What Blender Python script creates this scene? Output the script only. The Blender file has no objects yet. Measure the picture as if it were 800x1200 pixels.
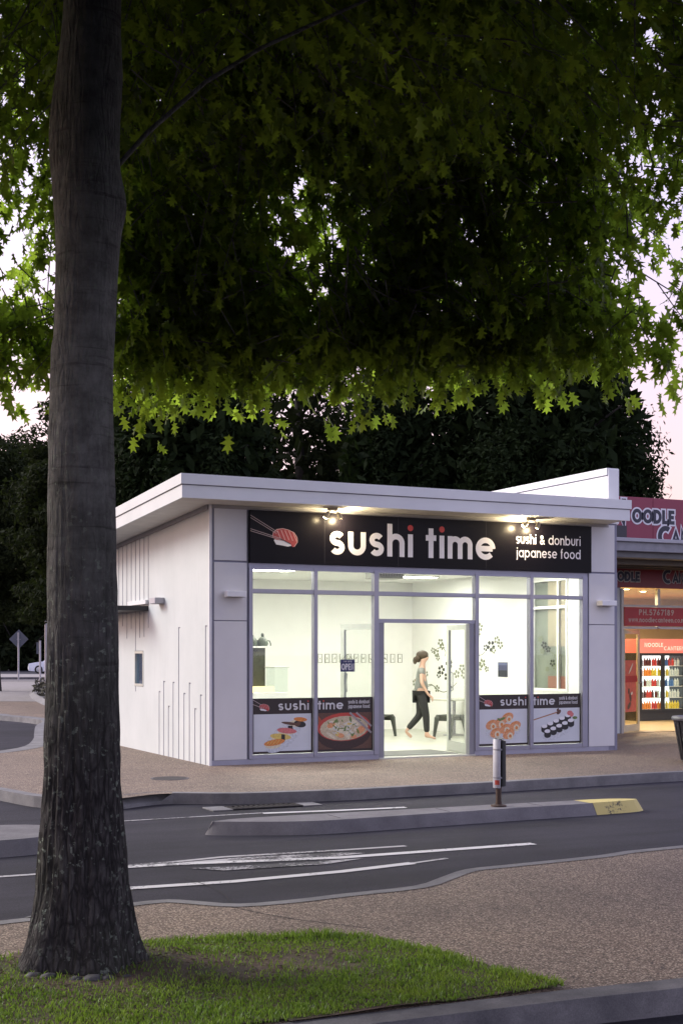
import bpy, bmesh, math, random
import numpy as np
from mathutils import Vector, Matrix, noise
from mathutils.geometry import tessellate_polygon

random.seed(7)
rng = np.random.default_rng(11)
SC = bpy.context.scene
COL = SC.collection
R = math.radians
YAW = R(25.5)

# ------------------------------------------------------------------ camera
# the scene is laid out along the shop front: x along the facade, y into the shop, z up (metres)
CAMX, CAMY, EYE = -6.583, -18.222, 1.65
cam = bpy.data.cameras.new('camera')
cam.sensor_fit = 'VERTICAL'
cam.sensor_height = 36.0
cam.lens = 36.0 * 1560.0 / 1200.0
cam.shift_y = (764.0 - 600.0) / 1200.0
cam.clip_end = 3000.0
cam_o = bpy.data.objects.new('camera', cam)
cam_o.location = (CAMX, CAMY, EYE)
cam_o.rotation_euler = (R(90), 0, -YAW)
COL.objects.link(cam_o)
SC.camera = cam_o

def cl(X, Z):
    """metres to the side of and ahead of the viewpoint -> scene x, y"""
    return (CAMX + X * math.cos(YAW) + Z * math.sin(YAW), CAMY - X * math.sin(YAW) + Z * math.cos(YAW))

# ------------------------------------------------------------------ sky, sun, exposure
SUN_AZ = (-0.72, 0.69)          # horizontal direction towards the sunset glow
SUN_EL = R(9)
w = bpy.data.worlds.new('World')
SC.world = w
w.use_nodes = True
nt = w.node_tree
nt.nodes.clear()
def wn(t, **k):
    n = nt.nodes.new(t)
    for a, b in k.items():
        setattr(n, a, b)
    return n
out = wn('ShaderNodeOutputWorld')
sky = wn('ShaderNodeTexSky', sky_type='NISHITA', sun_disc=False)
sky.sun_elevation = R(3)
sky.sun_rotation = math.atan2(SUN_AZ[0], SUN_AZ[1])
sky.air_density = 1.2
sky.dust_density = 2.0
b1 = wn('ShaderNodeBackground')
b1.inputs['Strength'].default_value = 0.06
nt.links.new(sky.outputs[0], b1.inputs[0])
tc = wn('ShaderNodeTexCoord')
sep = wn('ShaderNodeSeparateXYZ')
nt.links.new(tc.outputs['Generated'], sep.inputs[0])
ramp = wn('ShaderNodeValToRGB')
e = ramp.color_ramp.elements
e[0].position = 0.0; e[0].color = (0.70, 0.48, 0.46, 1)
e[1].position = 1.0; e[1].color = (0.33, 0.33, 0.55, 1)
for p, c in ((0.12, (0.72, 0.51, 0.54, 1)), (0.30, (0.60, 0.52, 0.74, 1)), (0.55, (0.44, 0.42, 0.66, 1))):
    el = e.new(p); el.color = c
nt.links.new(sep.outputs['Z'], ramp.inputs[0])
dot = wn('ShaderNodeVectorMath', operation='DOT_PRODUCT')
nt.links.new(tc.outputs['Generated'], dot.inputs[0])
dot.inputs[1].default_value = (SUN_AZ[0] * .985, SUN_AZ[1] * .985, 0.17)
mr = wn('ShaderNodeMapRange')
mr.inputs['From Min'].default_value = -0.2
mr.inputs['From Max'].default_value = 1.0
nt.links.new(dot.outputs['Value'], mr.inputs['Value'])
pw = wn('ShaderNodeMath', operation='POWER')
pw.inputs[1].default_value = 2.0
nt.links.new(mr.outputs[0], pw.inputs[0])
glow = wn('ShaderNodeMix', data_type='RGBA', blend_type='ADD')
nt.links.new(pw.outputs[0], glow.inputs[0])
rampb = wn('ShaderNodeValToRGB')
e = rampb.color_ramp.elements
e[0].position = 0.0; e[0].color = (0.90, 0.88, 1.16, 1)
e[1].position = 1.0; e[1].color = (0.33, 0.33, 0.55, 1)
el = e.new(0.35); el.color = (0.70, 0.68, 1.0, 1)
nt.links.new(sep.outputs['Z'], rampb.inputs[0])
dot2 = wn('ShaderNodeVectorMath', operation='DOT_PRODUCT')
nt.links.new(tc.outputs['Generated'], dot2.inputs[0])
dot2.inputs[1].default_value = (-0.5, 0.866, 0.0)
mr2 = wn('ShaderNodeMapRange', interpolation_type='SMOOTHSTEP')
mr2.inputs['From Min'].default_value = -0.45
mr2.inputs['From Max'].default_value = 0.45
nt.links.new(dot2.outputs['Value'], mr2.inputs['Value'])
half_ = wn('ShaderNodeMix', data_type='RGBA')
nt.links.new(mr2.outputs[0], half_.inputs[0])
nt.links.new(rampb.outputs[0], half_.inputs[6])
nt.links.new(ramp.outputs[0], half_.inputs[7])
nt.links.new(half_.outputs[2], glow.inputs[6])
glow.inputs[7].default_value = (0.46, 0.40, 0.36, 1)
b2 = wn('ShaderNodeBackground')
b2.inputs['Strength'].default_value = 1.12
nt.links.new(glow.outputs[2], b2.inputs[0])
add = wn('ShaderNodeAddShader')
nt.links.new(b1.outputs[0], add.inputs[0])
nt.links.new(b2.outputs[0], add.inputs[1])
nt.links.new(add.outputs[0], out.inputs[0])

sl = bpy.data.lights.new('sun', 'SUN')
sl.energy = 2.7
sl.angle = R(25)
sl.color = (1.0, 0.98, 0.93)
so = bpy.data.objects.new('sun', sl)
d = Vector((SUN_AZ[0] * math.cos(R(30)), SUN_AZ[1] * math.cos(R(30)), math.sin(R(30))))
so.rotation_euler = d.to_track_quat('Z', 'Y').to_euler()
so.location = (-30, -5, 30)
COL.objects.link(so)

SC.view_settings.view_transform = 'Standard'
SC.view_settings.look = 'None'
SC.view_settings.gamma = 1.0
SC.view_settings.exposure = 0.35
SC.render.engine = 'CYCLES'
SC.cycles.use_denoising = True
try:
    SC.cycles.denoiser = 'OPENIMAGEDENOISE'
    SC.cycles.denoising_prefilter = 'ACCURATE'
except Exception:
    pass
SC.cycles.max_bounces = 8
SC.cycles.diffuse_bounces = 4
SC.cycles.transparent_max_bounces = 16
SC.cycles.transmission_bounces = 1
SC.cycles.sample_clamp_indirect = 6.0
SC.cycles.caustics_reflective = False
SC.cycles.caustics_refractive = False

# ------------------------------------------------------------------ materials
MATS = {}
class NT:
    def __init__(s, name):
        s.m = bpy.data.materials.new(name)
        s.m.use_nodes = True
        s.t = s.m.node_tree
        s.b = s.t.nodes['Principled BSDF']
        s.o = s.t.nodes['Material Output']
    def n(s, t, **k):
        x = s.t.nodes.new(t)
        for a, b in k.items():
            setattr(x, a, b)
        return x
    def l(s, a, b):
        s.t.links.new(a, b)
    def coord(s, scale=(1, 1, 1), out='Object'):
        c = s.n('ShaderNodeTexCoord')
        m = s.n('ShaderNodeMapping')
        m.inputs['Scale'].default_value = scale
        s.l(c.outputs[out], m.inputs[0])
        return m.outputs[0]
    def noise(s, vec, scale, detail=4, rough=.55):
        x = s.n('ShaderNodeTexNoise')
        x.inputs['Scale'].default_value = scale
        x.inputs['Detail'].default_value = detail
        x.inputs['Roughness'].default_value = rough
        s.l(vec, x.inputs['Vector'])
        return x.outputs[0]
    def ramp(s, fac, stops):
        x = s.n('ShaderNodeValToRGB')
        el = x.color_ramp.elements
        el[0].position, el[0].color = stops[0][0], (*stops[0][1], 1)
        el[1].position, el[1].color = stops[-1][0], (*stops[-1][1], 1)
        for p, c in stops[1:-1]:
            q = el.new(p); q.color = (*c, 1)
        s.l(fac, x.inputs[0])
        return x.outputs[0]
    def mix(s, a, b, fac, mode='MIX'):
        x = s.n('ShaderNodeMix', data_type='RGBA', blend_type=mode)
        for v, i in ((fac, 0), (a, 6), (b, 7)):
            if isinstance(v, (int, float)):
                x.inputs[i].default_value = v
            elif isinstance(v, tuple):
                x.inputs[i].default_value = (*v, 1) if len(v) == 3 else v
            else:
                s.l(v, x.inputs[i])
        return x.outputs[2]
    def bump(s, h, strength=.3, dist=.01):
        x = s.n('ShaderNodeBump')
        x.inputs['Strength'].default_value = strength
        x.inputs['Distance'].default_value = dist
        s.l(h, x.inputs['Height'])
        s.l(x.outputs[0], s.b.inputs['Normal'])

def mat(name, col, rough=.6, metal=0.0, var=0.08, vs=4.0, bump=0.0, bs=60.0, spec=.5, emit=None, es=0.0):
    if name in MATS:
        return MATS[name]
    k = NT(name)
    k.b.inputs['Roughness'].default_value = rough
    k.b.inputs['Metallic'].default_value = metal
    k.b.inputs['Specular IOR Level'].default_value = spec
    v = k.coord()
    if var:
        lo = tuple(max(0, c * (1 - var)) for c in col)
        hi = tuple(min(1, c * (1 + var)) for c in col)
        k.l(k.ramp(k.noise(v, vs), [(.3, lo), (.7, hi)]), k.b.inputs['Base Color'])
    else:
        k.b.inputs['Base Color'].default_value = (*col, 1)
    if bump:
        k.bump(k.noise(v, bs, 3), bump, .004)
    if emit:
        k.b.inputs['Emission Color'].default_value = (*emit, 1)
        k.b.inputs['Emission Strength'].default_value = es
    MATS[name] = k.m
    return k.m

def m_asphalt():
    k = NT('asphalt'); v = k.coord()
    big = k.noise(v, .5, 5, .6)
    fine = k.noise(v, 70, 4, .8)
    c = k.ramp(big, [(.3, (.012, .0115, .017)), (.7, (.030, .028, .040))])
    sp = k.ramp(fine, [(.35, (.55, .55, .55)), (.5, (1, 1, 1)), (.72, (2.0, 1.95, 1.9))])
    c = k.mix(c, sp, 1.0, 'MULTIPLY')
    st = k.noise(k.coord((.25, 2.5, 1)), 1.2, 4)
    c = k.mix(c, k.ramp(st, [(.35, (.62, .62, .66)), (.65, (1.3, 1.27, 1.25))]), .8, 'MULTIPLY')
    k.l(c, k.b.inputs['Base Color'])
    k.b.inputs['Roughness'].default_value = .8
    k.b.inputs['Specular IOR Level'].default_value = .3
    k.bump(fine, .5, .006)
    return k.m
def m_aggregate():
    k = NT('exposed_aggregate'); v = k.coord()
    vo = k.n('ShaderNodeTexVoronoi'); vo.inputs['Scale'].default_value = 105
    k.l(v, vo.inputs['Vector'])
    sp = k.n('ShaderNodeSeparateColor'); k.l(vo.outputs['Color'], sp.inputs[0])
    c = k.ramp(sp.outputs[0], [(0, (.07, .052, .038)), (.35, (.20, .145, .108)), (.7, (.31, .23, .17)), (1, (.60, .49, .38))])
    edge = k.ramp(vo.outputs['Distance'], [(.3, (1, 1, 1)), (.75, (.5, .46, .44))])
    c = k.mix(c, edge, 1.0, 'MULTIPLY')
    big = k.noise(v, .7, 5, .6)
    c = k.mix(c, k.ramp(big, [(.28, (.72, .71, .72)), (.5, (1, 1, 1)), (.75, (1.16, 1.14, 1.1))]), 1.0, 'MULTIPLY')
    st = k.noise(v, 2.3, 4, .6)
    c = k.mix(c, k.ramp(st, [(.30, (.74, .72, .72)), (.42, (1, 1, 1))]), .7, 'MULTIPLY')
    k.l(c, k.b.inputs['Base Color'])
    k.b.inputs['Roughness'].default_value = .75
    k.bump(vo.outputs['Distance'], -.6, .006)
    return k.m
def m_concrete(name, lo, hi):
    k = NT(name); v = k.coord()
    a = k.noise(v, 3.2, 6, .65)
    c = k.ramp(a, [(.28, lo), (.72, hi)])
    f = k.noise(v, 120, 2, .7)
    c = k.mix(c, k.ramp(f, [(.3, (.75, .75, .75)), (.7, (1.2, 1.2, 1.2))]), .8, 'MULTIPLY')
    k.l(c, k.b.inputs['Base Color'])
    k.b.inputs['Roughness'].default_value = .85
    k.bump(f, .4, .004)
    return k.m
def m_roadpaint(name, col, wear):
    k = NT(name); v = k.coord()
    f = k.noise(v, 26, 5, .75)
    g = k.noise(v, 2.0, 3, .5)
    ad = k.n('ShaderNodeMath', operation='ADD'); k.l(f, ad.inputs[0]); k.l(g, ad.inputs[1])
    fac = k.ramp(ad.outputs[0], [(wear - .05, (0, 0, 0)), (wear + .05, (1, 1, 1))])
    asph = k.ramp(k.noise(v, 95, 2, .7), [(.35, (.022, .022, .026)), (.7, (.06, .058, .062))])
    k.l(k.mix(asph, col, fac), k.b.inputs['Base Color'])
    k.b.inputs['Roughness'].default_value = .7
    return k.m
def m_bark():
    k = NT('bark')
    v = k.coord((1, 1, .10)); v1 = k.coord()
    v = k.coord((1, 1, .24))
    vo = k.n('ShaderNodeTexVoronoi', feature='DISTANCE_TO_EDGE'); vo.inputs['Scale'].default_value = 30
    wob = k.n('ShaderNodeVectorMath', operation='MULTIPLY_ADD'); wn_ = k.n('ShaderNodeTexNoise'); wn_.inputs['Scale'].default_value = 25; k.l(v, wn_.inputs['Vector'])
    k.l(wn_.outputs['Color'], wob.inputs[0]); wob.inputs[1].default_value = (.04, .04, .04); k.l(v, wob.inputs[2])
    k.l(wob.outputs[0], vo.inputs['Vector'])
    pl_ = k.ramp(vo.outputs['Distance'], [(.0, (0, 0, 0)), (.22, (1, 1, 1))])
    f0 = k.noise(v, 46, 6, .7)
    f = k.mix(f0, k.mix(f0, pl_, 1.0, 'MULTIPLY'), .6)
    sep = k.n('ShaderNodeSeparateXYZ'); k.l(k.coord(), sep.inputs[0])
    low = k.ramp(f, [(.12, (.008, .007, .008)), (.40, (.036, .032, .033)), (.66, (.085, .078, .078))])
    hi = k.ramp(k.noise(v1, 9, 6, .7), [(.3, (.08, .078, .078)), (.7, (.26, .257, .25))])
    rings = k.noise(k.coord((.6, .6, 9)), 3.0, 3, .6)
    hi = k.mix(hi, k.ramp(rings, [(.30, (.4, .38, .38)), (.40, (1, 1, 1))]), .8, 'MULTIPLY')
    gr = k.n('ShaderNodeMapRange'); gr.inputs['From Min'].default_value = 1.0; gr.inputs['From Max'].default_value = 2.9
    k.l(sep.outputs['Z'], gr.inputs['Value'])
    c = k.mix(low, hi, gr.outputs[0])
    lich = k.noise(v1, 30, 4, .6)
    lm = k.ramp(lich, [(.585, (0, 0, 0)), (.64, (1, 1, 1))])
    lmask = k.ramp(k.noise(v1, 3.0, 3, .5), [(.36, (0, 0, 0)), (.58, (.9, .9, .9))])
    lf = k.mix(lm, lmask, 1.0, 'MULTIPLY')
    c = k.mix(c, (.20, .225, .19), lf)
    moss = k.ramp(k.noise(v1, 1.6, 4, .6), [(.45, (0, 0, 0)), (.75, (.5, .5, .5))])
    c = k.mix(c, (.03, .034, .018), moss)
    k.l(c, k.b.inputs['Base Color'])
    k.b.inputs['Roughness'].default_value = .9
    k.b.inputs['Specular IOR Level'].default_value = .25
    k.bump(f, .9, .02)
    return k.m
def m_leaf(name, lo, hi, tr, tfac):
    k = NT(name)
    g = k.n('ShaderNodeNewGeometry')
    c = k.ramp(g.outputs['Random Per Island'], [(0, lo), (1, hi)])
    if name == 'grass_blade':
        c = k.mix(c, k.ramp(k.noise(k.coord(), 2.2, 4, .6), [(.32, (.5, .7, .45)), (.5, (1, 1, 1)), (.70, (1.9, 1.45, 1.1))]), 1.0, 'MULTIPLY')
    k.l(c, k.b.inputs['Base Color'])
    k.b.inputs['Roughness'].default_value = .42 if 'oak' in name or 'grass' in name else .85
    k.b.inputs['Specular IOR Level'].default_value = .35 if 'oak' in name or 'grass' in name else .08
    t = k.n('ShaderNodeBsdfTranslucent')
    tcx = k.ramp(g.outputs['Random Per Island'], [(0, tuple(x * .7 for x in tr)), (1, tr)])
    k.l(tcx, t.inputs[0])
    mx = k.n('ShaderNodeMixShader'); mx.inputs[0].default_value = tfac
    k.l(k.b.outputs[0], mx.inputs[1]); k.l(t.outputs[0], mx.inputs[2])
    k.l(mx.outputs[0], k.o.inputs[0])
    return k.m
def m_glass(name='window_glass', tint=(.97, .98, .97), refl=1.0):
    k = NT(name)
    tr = k.n('ShaderNodeBsdfTransparent'); tr.inputs[0].default_value = (*tint, 1)
    gl = k.n('ShaderNodeBsdfGlossy'); gl.inputs['Roughness'].default_value = .02
    ge = k.n('ShaderNodeNewGeometry')
    dt = k.n('ShaderNodeVectorMath', operation='DOT_PRODUCT'); k.l(ge.outputs['Normal'], dt.inputs[0]); k.l(ge.outputs['Incoming'], dt.inputs[1])
    ab = k.n('ShaderNodeMath', operation='ABSOLUTE'); k.l(dt.outputs['Value'], ab.inputs[0])
    om = k.n('ShaderNodeMath', operation='SUBTRACT'); om.inputs[0].default_value = 1.0; k.l(ab.outputs[0], om.inputs[1])
    po = k.n('ShaderNodeMath', operation='POWER'); k.l(om.outputs[0], po.inputs[0]); po.inputs[1].default_value = 5.0
    mu = k.n('ShaderNodeMath', operation='MULTIPLY_ADD'); k.l(po.outputs[0], mu.inputs[0]); mu.inputs[1].default_value = .7 * refl; mu.inputs[2].default_value = .03 * refl
    mx = k.n('ShaderNodeMixShader')
    k.l(mu.outputs[0], mx.inputs[0]); k.l(tr.outputs[0], mx.inputs[1]); k.l(gl.outputs[0], mx.inputs[2])
    k.l(mx.outputs[0], k.o.inputs[0])
    return k.m
def m_painted(name, lo, hi, rough=.55, streak=.0):
    k = NT(name); v = k.coord()
    c = k.ramp(k.noise(v, 1.3, 6, .6), [(.3, lo), (.7, hi)])
    if streak:
        s = k.noise(k.coord((9, 9, .7)), 1.5, 5, .65)
        m = k.ramp(s, [(.56, (1, 1, 1)), (.74, (1 - streak,) * 3)])
        c = k.mix(c, m, 1.0, 'MULTIPLY')
    k.l(c, k.b.inputs['Base Color'])
    k.b.inputs['Roughness'].default_value = rough
    k.bump(k.noise(v, 150, 2, .6), .08, .003)
    return k.m
def m_soil():
    k = NT('lawn_soil'); v = k.coord()
    c = k.ramp(k.noise(v, 6, 6, .7), [(.3, (.05, .032, .023)), (.55, (.11, .072, .05)), (.75, (.19, .135, .10))])
    gmask = k.ramp(k.noise(v, 1.7, 4, .6), [(.45, (0, 0, 0)), (.7, (.7, .7, .7))])
    gc = k.ramp(k.noise(v, 60, 3, .7), [(.3, (.02, .035, .008)), (.7, (.055, .085, .02))])
    k.l(k.mix(c, gc, gmask), k.b.inputs['Base Color'])
    k.b.inputs['Roughness'].default_value = .95
    k.bump(k.noise(v, 45, 4, .7), .8, .02)
    return k.m

ASPH, AGG = m_asphalt(), m_aggregate()
KERB = m_concrete('kerb_concrete', (.13, .125, .13), (.26, .25, .25))
KERBD = m_concrete('old_kerb_concrete', (.07, .068, .075), (.19, .18, .185))
ISL = m_concrete('island_concrete', (.13, .12, .13), (.22, .21, .22))
PAVE = m_concrete('pale_paving', (.22, .20, .19), (.34, .31, .29))
PAINT = m_roadpaint('road_paint_white', (.66, .64, .64), .80)
PAINTW = m_roadpaint('road_paint_worn', (.48, .46, .47), .93)
YEL = m_roadpaint('road_paint_yellow', (.58, .48, .17), .74)
BARK = m_bark()
LEAF = m_leaf('oak_leaf', (.010, .022, .005), (.040, .072, .012), (.47, .70, .06), .6)
CONIF = m_leaf('conifer_foliage', (.006, .011, .004), (.017, .027, .009), (.02, .034, .008), .2)
BROAD = m_leaf('broadleaf_foliage', (.007, .011, .005), (.021, .027, .010), (.035, .05, .012), .25)
GRASS = m_leaf('grass_blade', (.042, .095, .010), (.19, .30, .045), (.30, .46, .05), .4)
SOIL = m_soil()
GLASS = m_glass()
WHITE = m_painted('white_render', (.54, .575, .575), (.61, .64, .64), .55, .10)
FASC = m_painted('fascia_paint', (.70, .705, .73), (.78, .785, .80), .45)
PANEL = m_painted('cladding_panel', (.60, .595, .615), (.67, .665, .68), .5)
PARW = m_painted('parapet_white', (.68, .68, .68), (.78, .77, .76), .6, .6)
JOINT = mat('joint_grey', (.22, .22, .29), .6)
ALU = mat('aluminium_frame', (.30, .30, .37), .38, .35, .05)
ALUL = mat('pale_aluminium', (.52, .54, .50), .4, .3, .05)
ALUD = mat('shaded_door_aluminium', (.24, .24, .28), .42, .35, .05)
SIGNB = mat('sign_black', (.005, .004, .006), .35, 0, .1, 2, spec=.12)
LETW = mat('letter_white', (.80, .78, .80), .5, 0, .03)
RED = mat('sign_red', (.50, .03, .02), .5, 0, .05)
DARK = mat('dark_metal', (.03, .03, .034), .45, .3)
STEEL = mat('grey_steel', (.30, .30, .34), .4, .5)
INTW = mat('interior_white', (.82, .82, .78), .7, 0, .02)
CEIL = mat('ceiling_white', (.78, .78, .74), .8, 0, .02)
TILE = mat('floor_tile', (.42, .43, .36), .35, 0, .08, 2)
BLACKP = mat('black_plastic', (.012, .012, .013), .4, 0, .1)
LAMP = mat('fluorescent_panel', (.9, .9, .88), .5, 0, 0, emit=(1.0, .985, .90), es=56.0)

# ------------------------------------------------------------------ mesh helpers
class MB:
    def __init__(s):
        s.v, s.f, s.mi = [], [], []
        s.cur = 0
    def face(s, idx):
        s.f.append(tuple(idx)); s.mi.append(s.cur)
    def quad(s, a, b, c, d):
        n = len(s.v); s.v += [a, b, c, d]; s.face((n, n + 1, n + 2, n + 3)); return s
    def tri(s, a, b, c):
        n = len(s.v); s.v += [a, b, c]; s.face((n, n + 1, n + 2)); return s
    def box(s, x0, x1, y0, y1, z0, z1):
        n = len(s.v)
        s.v += [(x0, y0, z0), (x1, y0, z0), (x1, y1, z0), (x0, y1, z0), (x0, y0, z1), (x1, y0, z1), (x1, y1, z1), (x0, y1, z1)]
        for q in ((0, 3, 2, 1), (4, 5, 6, 7), (0, 1, 5, 4), (1, 2, 6, 5), (2, 3, 7, 6), (3, 0, 4, 7)):
            s.face([n + i for i in q])
        return s
    def bbox(s, x0, x1, y0, y1, z0, z1, b):
        """box with chamfered vertical and horizontal edges"""
        bm = bmesh.new()
        bmesh.ops.create_cube(bm, size=1)
        for q in bm.verts:
            q.co = Vector(((x0 + x1) / 2 + q.co.x * (x1 - x0), (y0 + y1) / 2 + q.co.y * (y1 - y0), (z0 + z1) / 2 + q.co.z * (z1 - z0)))
        bmesh.ops.bevel(bm, geom=bm.edges[:], offset=b, segments=2, affect='EDGES', profile=.6)
        s.bm(bm); bm.free(); return s
    def bm(s, bm):
        n = len(s.v); bm.verts.index_update()
        s.v += [tuple(q.co) for q in bm.verts]
        for f in bm.faces:
            s.face([n + q.index for q in f.verts])
    def poly(s, pts, z):
        n = len(s.v); s.v += [(p[0], p[1], z if len(p) < 3 else p[2]) for p in pts]
        for t in tessellate_polygon([[Vector((p[0], p[1], 0)) for p in pts]]):
            a, b, c = [pts[i] for i in t]
            cr = (b[0] - a[0]) * (c[1] - a[1]) - (b[1] - a[1]) * (c[0] - a[0])
            s.face([n + i for i in (t if cr > 0 else t[::-1])])
        return s
    def slab(s, pts, z0, z1):
        s.poly(pts, z1)
        area = sum(pts[i][0] * pts[(i + 1) % len(pts)][1] - pts[(i + 1) % len(pts)][0] * pts[i][1] for i in range(len(pts)))
        p = pts if area > 0 else pts[::-1]
        for i in range(len(p)):
            a, b = p[i], p[(i + 1) % len(p)]
            s.quad((a[0], a[1], z0), (b[0], b[1], z0), (b[0], b[1], z1), (a[0], a[1], z1))
        return s
    def frustum(s, pts, pts2, z0, z1):
        """same-length base and top outlines"""
        s.poly(pts2, z1)
        m = len(pts)
        area = sum(pts[i][0] * pts[(i + 1) % m][1] - pts[(i + 1) % m][0] * pts[i][1] for i in range(m))
        for i in range(m):
            j = (i + 1) % m
            q = [(*pts[i], z0), (*pts[j], z0), (*pts2[j], z1), (*pts2[i], z1)]
            s.quad(*(q if area > 0 else q[::-1]))
        return s
    def tube(s, pts, radii, n=8, caps=True):
        pts = [Vector(p) for p in pts]
        if not hasattr(radii, '__len__'):
            radii = [radii] * len(pts)
        base = len(s.v)
        up = Vector((0, 0, 1))
        for i, p in enumerate(pts):
            d = (pts[min(i + 1, len(pts) - 1)] - pts[max(i - 1, 0)]).normalized()
            a = d.cross(up)
            if a.length < 1e-3:
                a = d.cross(Vector((1, 0, 0)))
            a.normalize(); b = a.cross(d).normalized()
            for k in range(n):
                t = 2 * math.pi * k / n
                s.v.append(tuple(p + (a * math.cos(t) + b * math.sin(t)) * radii[i]))
        for i in range(len(pts) - 1):
            for k in range(n):
                k2 = (k + 1) % n
                s.face((base + i * n + k, base + i * n + k2, base + (i + 1) * n + k2, base + (i + 1) * n + k))
        if caps:
            s.face([base + k for k in range(n)][::-1])
            s.face([base + (len(pts) - 1) * n + k for k in range(n)])
        return s
    def lathe(s, prof, c, n=16, a0=0.0, a1=2 * math.pi, axis='z'):
        """prof: list of (r, h); c: (x, y, z)"""
        base = len(s.v); full = abs(a1 - a0 - 2 * math.pi) < 1e-6
        m = n if full else n + 1
        for r, h in prof:
            for k in range(m):
                t = a0 + (a1 - a0) * k / n
                a, b = r * math.cos(t), r * math.sin(t)
                s.v.append((c[0] + a, c[1] + b, c[2] + h) if axis == 'z' else (c[0] + a, c[1] + h, c[2] + b))
        for i in range(len(prof) - 1):
            for k in range(n):
                k2 = (k + 1) % m if full else k + 1
                s.face((base + i * m + k, base + i * m + k2, base + (i + 1) * m + k2, base + (i + 1) * m + k))
        return s
    def ell(s, c, r, seg=12, rings=7):
        prof = [(max(1e-4, math.sin(math.pi * i / rings)), -math.cos(math.pi * i / rings)) for i in range(rings + 1)]
        n0 = len(s.v)
        s.lathe(prof, (0, 0, 0), seg)
        for i in range(n0, len(s.v)):
            x, y, z = s.v[i]
            s.v[i] = (c[0] + x * r[0], c[1] + y * r[1], c[2] + z * r[2])
        return s
    def xf(s, M, start=0):
        for i in range(start, len(s.v)):
            s.v[i] = tuple(M @ Vector(s.v[i]))
        return s

NEW = bpy.data.objects.new
def mesh_of(name, mb, mats, org=(0, 0, 0), smooth=False):
    me = bpy.data.meshes.new(name)
    o = Vector(org)
    me.from_pydata([tuple(Vector(p) - o) for p in mb.v], [], mb.f)
    for m in (mats if isinstance(mats, (list, tuple)) else [mats]):
        me.materials.append(m)
    if isinstance(mats, (list, tuple)) and len(mats) > 1:
        me.polygons.foreach_set('material_index', mb.mi)
    if smooth:
        me.polygons.foreach_set('use_smooth', [True] * len(me.polygons))
        if smooth != 'all':
            try:
                me.set_sharp_from_angle(angle=R(40))
            except Exception:
                pass
    me.update()
    return me
def link(name, me, parent=None):
    o = NEW(name, me); COL.objects.link(o)
    if parent is not None:
        o.parent = parent
    return o
def tag(o, label=None, cat=None, group=None, kind=None):
    for k, x in (('label', label), ('category', cat), ('group', group), ('kind', kind)):
        if x:
            o[k] = x
    return o
class T:
    def __init__(s, name, label, cat, org, group=None, rotz=0.0):
        s.e = link(name, None); s.org = Vector(org)
        s.e.location = org; s.e.rotation_euler = (0, 0, rotz)
        s.e.empty_display_size = .2
        tag(s.e, label, cat, group)
    def part(s, name, mb, m, parent=None, label=None, smooth=False, kind=None):
        o = link(name, mesh_of(name, mb, m, s.org, smooth), parent or s.e)
        return tag(o, label, None, None, kind)
def single(name, label, cat, mb, m, org, group=None, smooth=False, kind=None):
    o = link(name, mesh_of(name, mb, m, org, smooth))
    o.location = org
    return tag(o, label, cat, group, kind)
def struct(name, mb, m, smooth=False, parent=None):
    o = link(name, mesh_of(name, mb, m, (0, 0, 0), smooth), parent)
    if parent is None:
        o['kind'] = 'structure'
    return o
def B(*a):
    return MB().box(*a)

def np_mesh(name, V, F, m, smooth=False):
    """V (n,3), F (k,3 or 4) numpy"""
    me = bpy.data.meshes.new(name)
    V = np.ascontiguousarray(V, dtype=np.float32); F = np.ascontiguousarray(F, dtype=np.int32)
    k = F.shape[1]
    me.vertices.add(len(V)); me.vertices.foreach_set('co', V.ravel())
    me.loops.add(F.size); me.loops.foreach_set('vertex_index', F.ravel())
    me.polygons.add(len(F)); me.polygons.foreach_set('loop_start', np.arange(0, F.size, k, dtype=np.int32))
    me.materials.append(m)
    me.update(calc_edges=True)
    me.validate()
    return me

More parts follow.
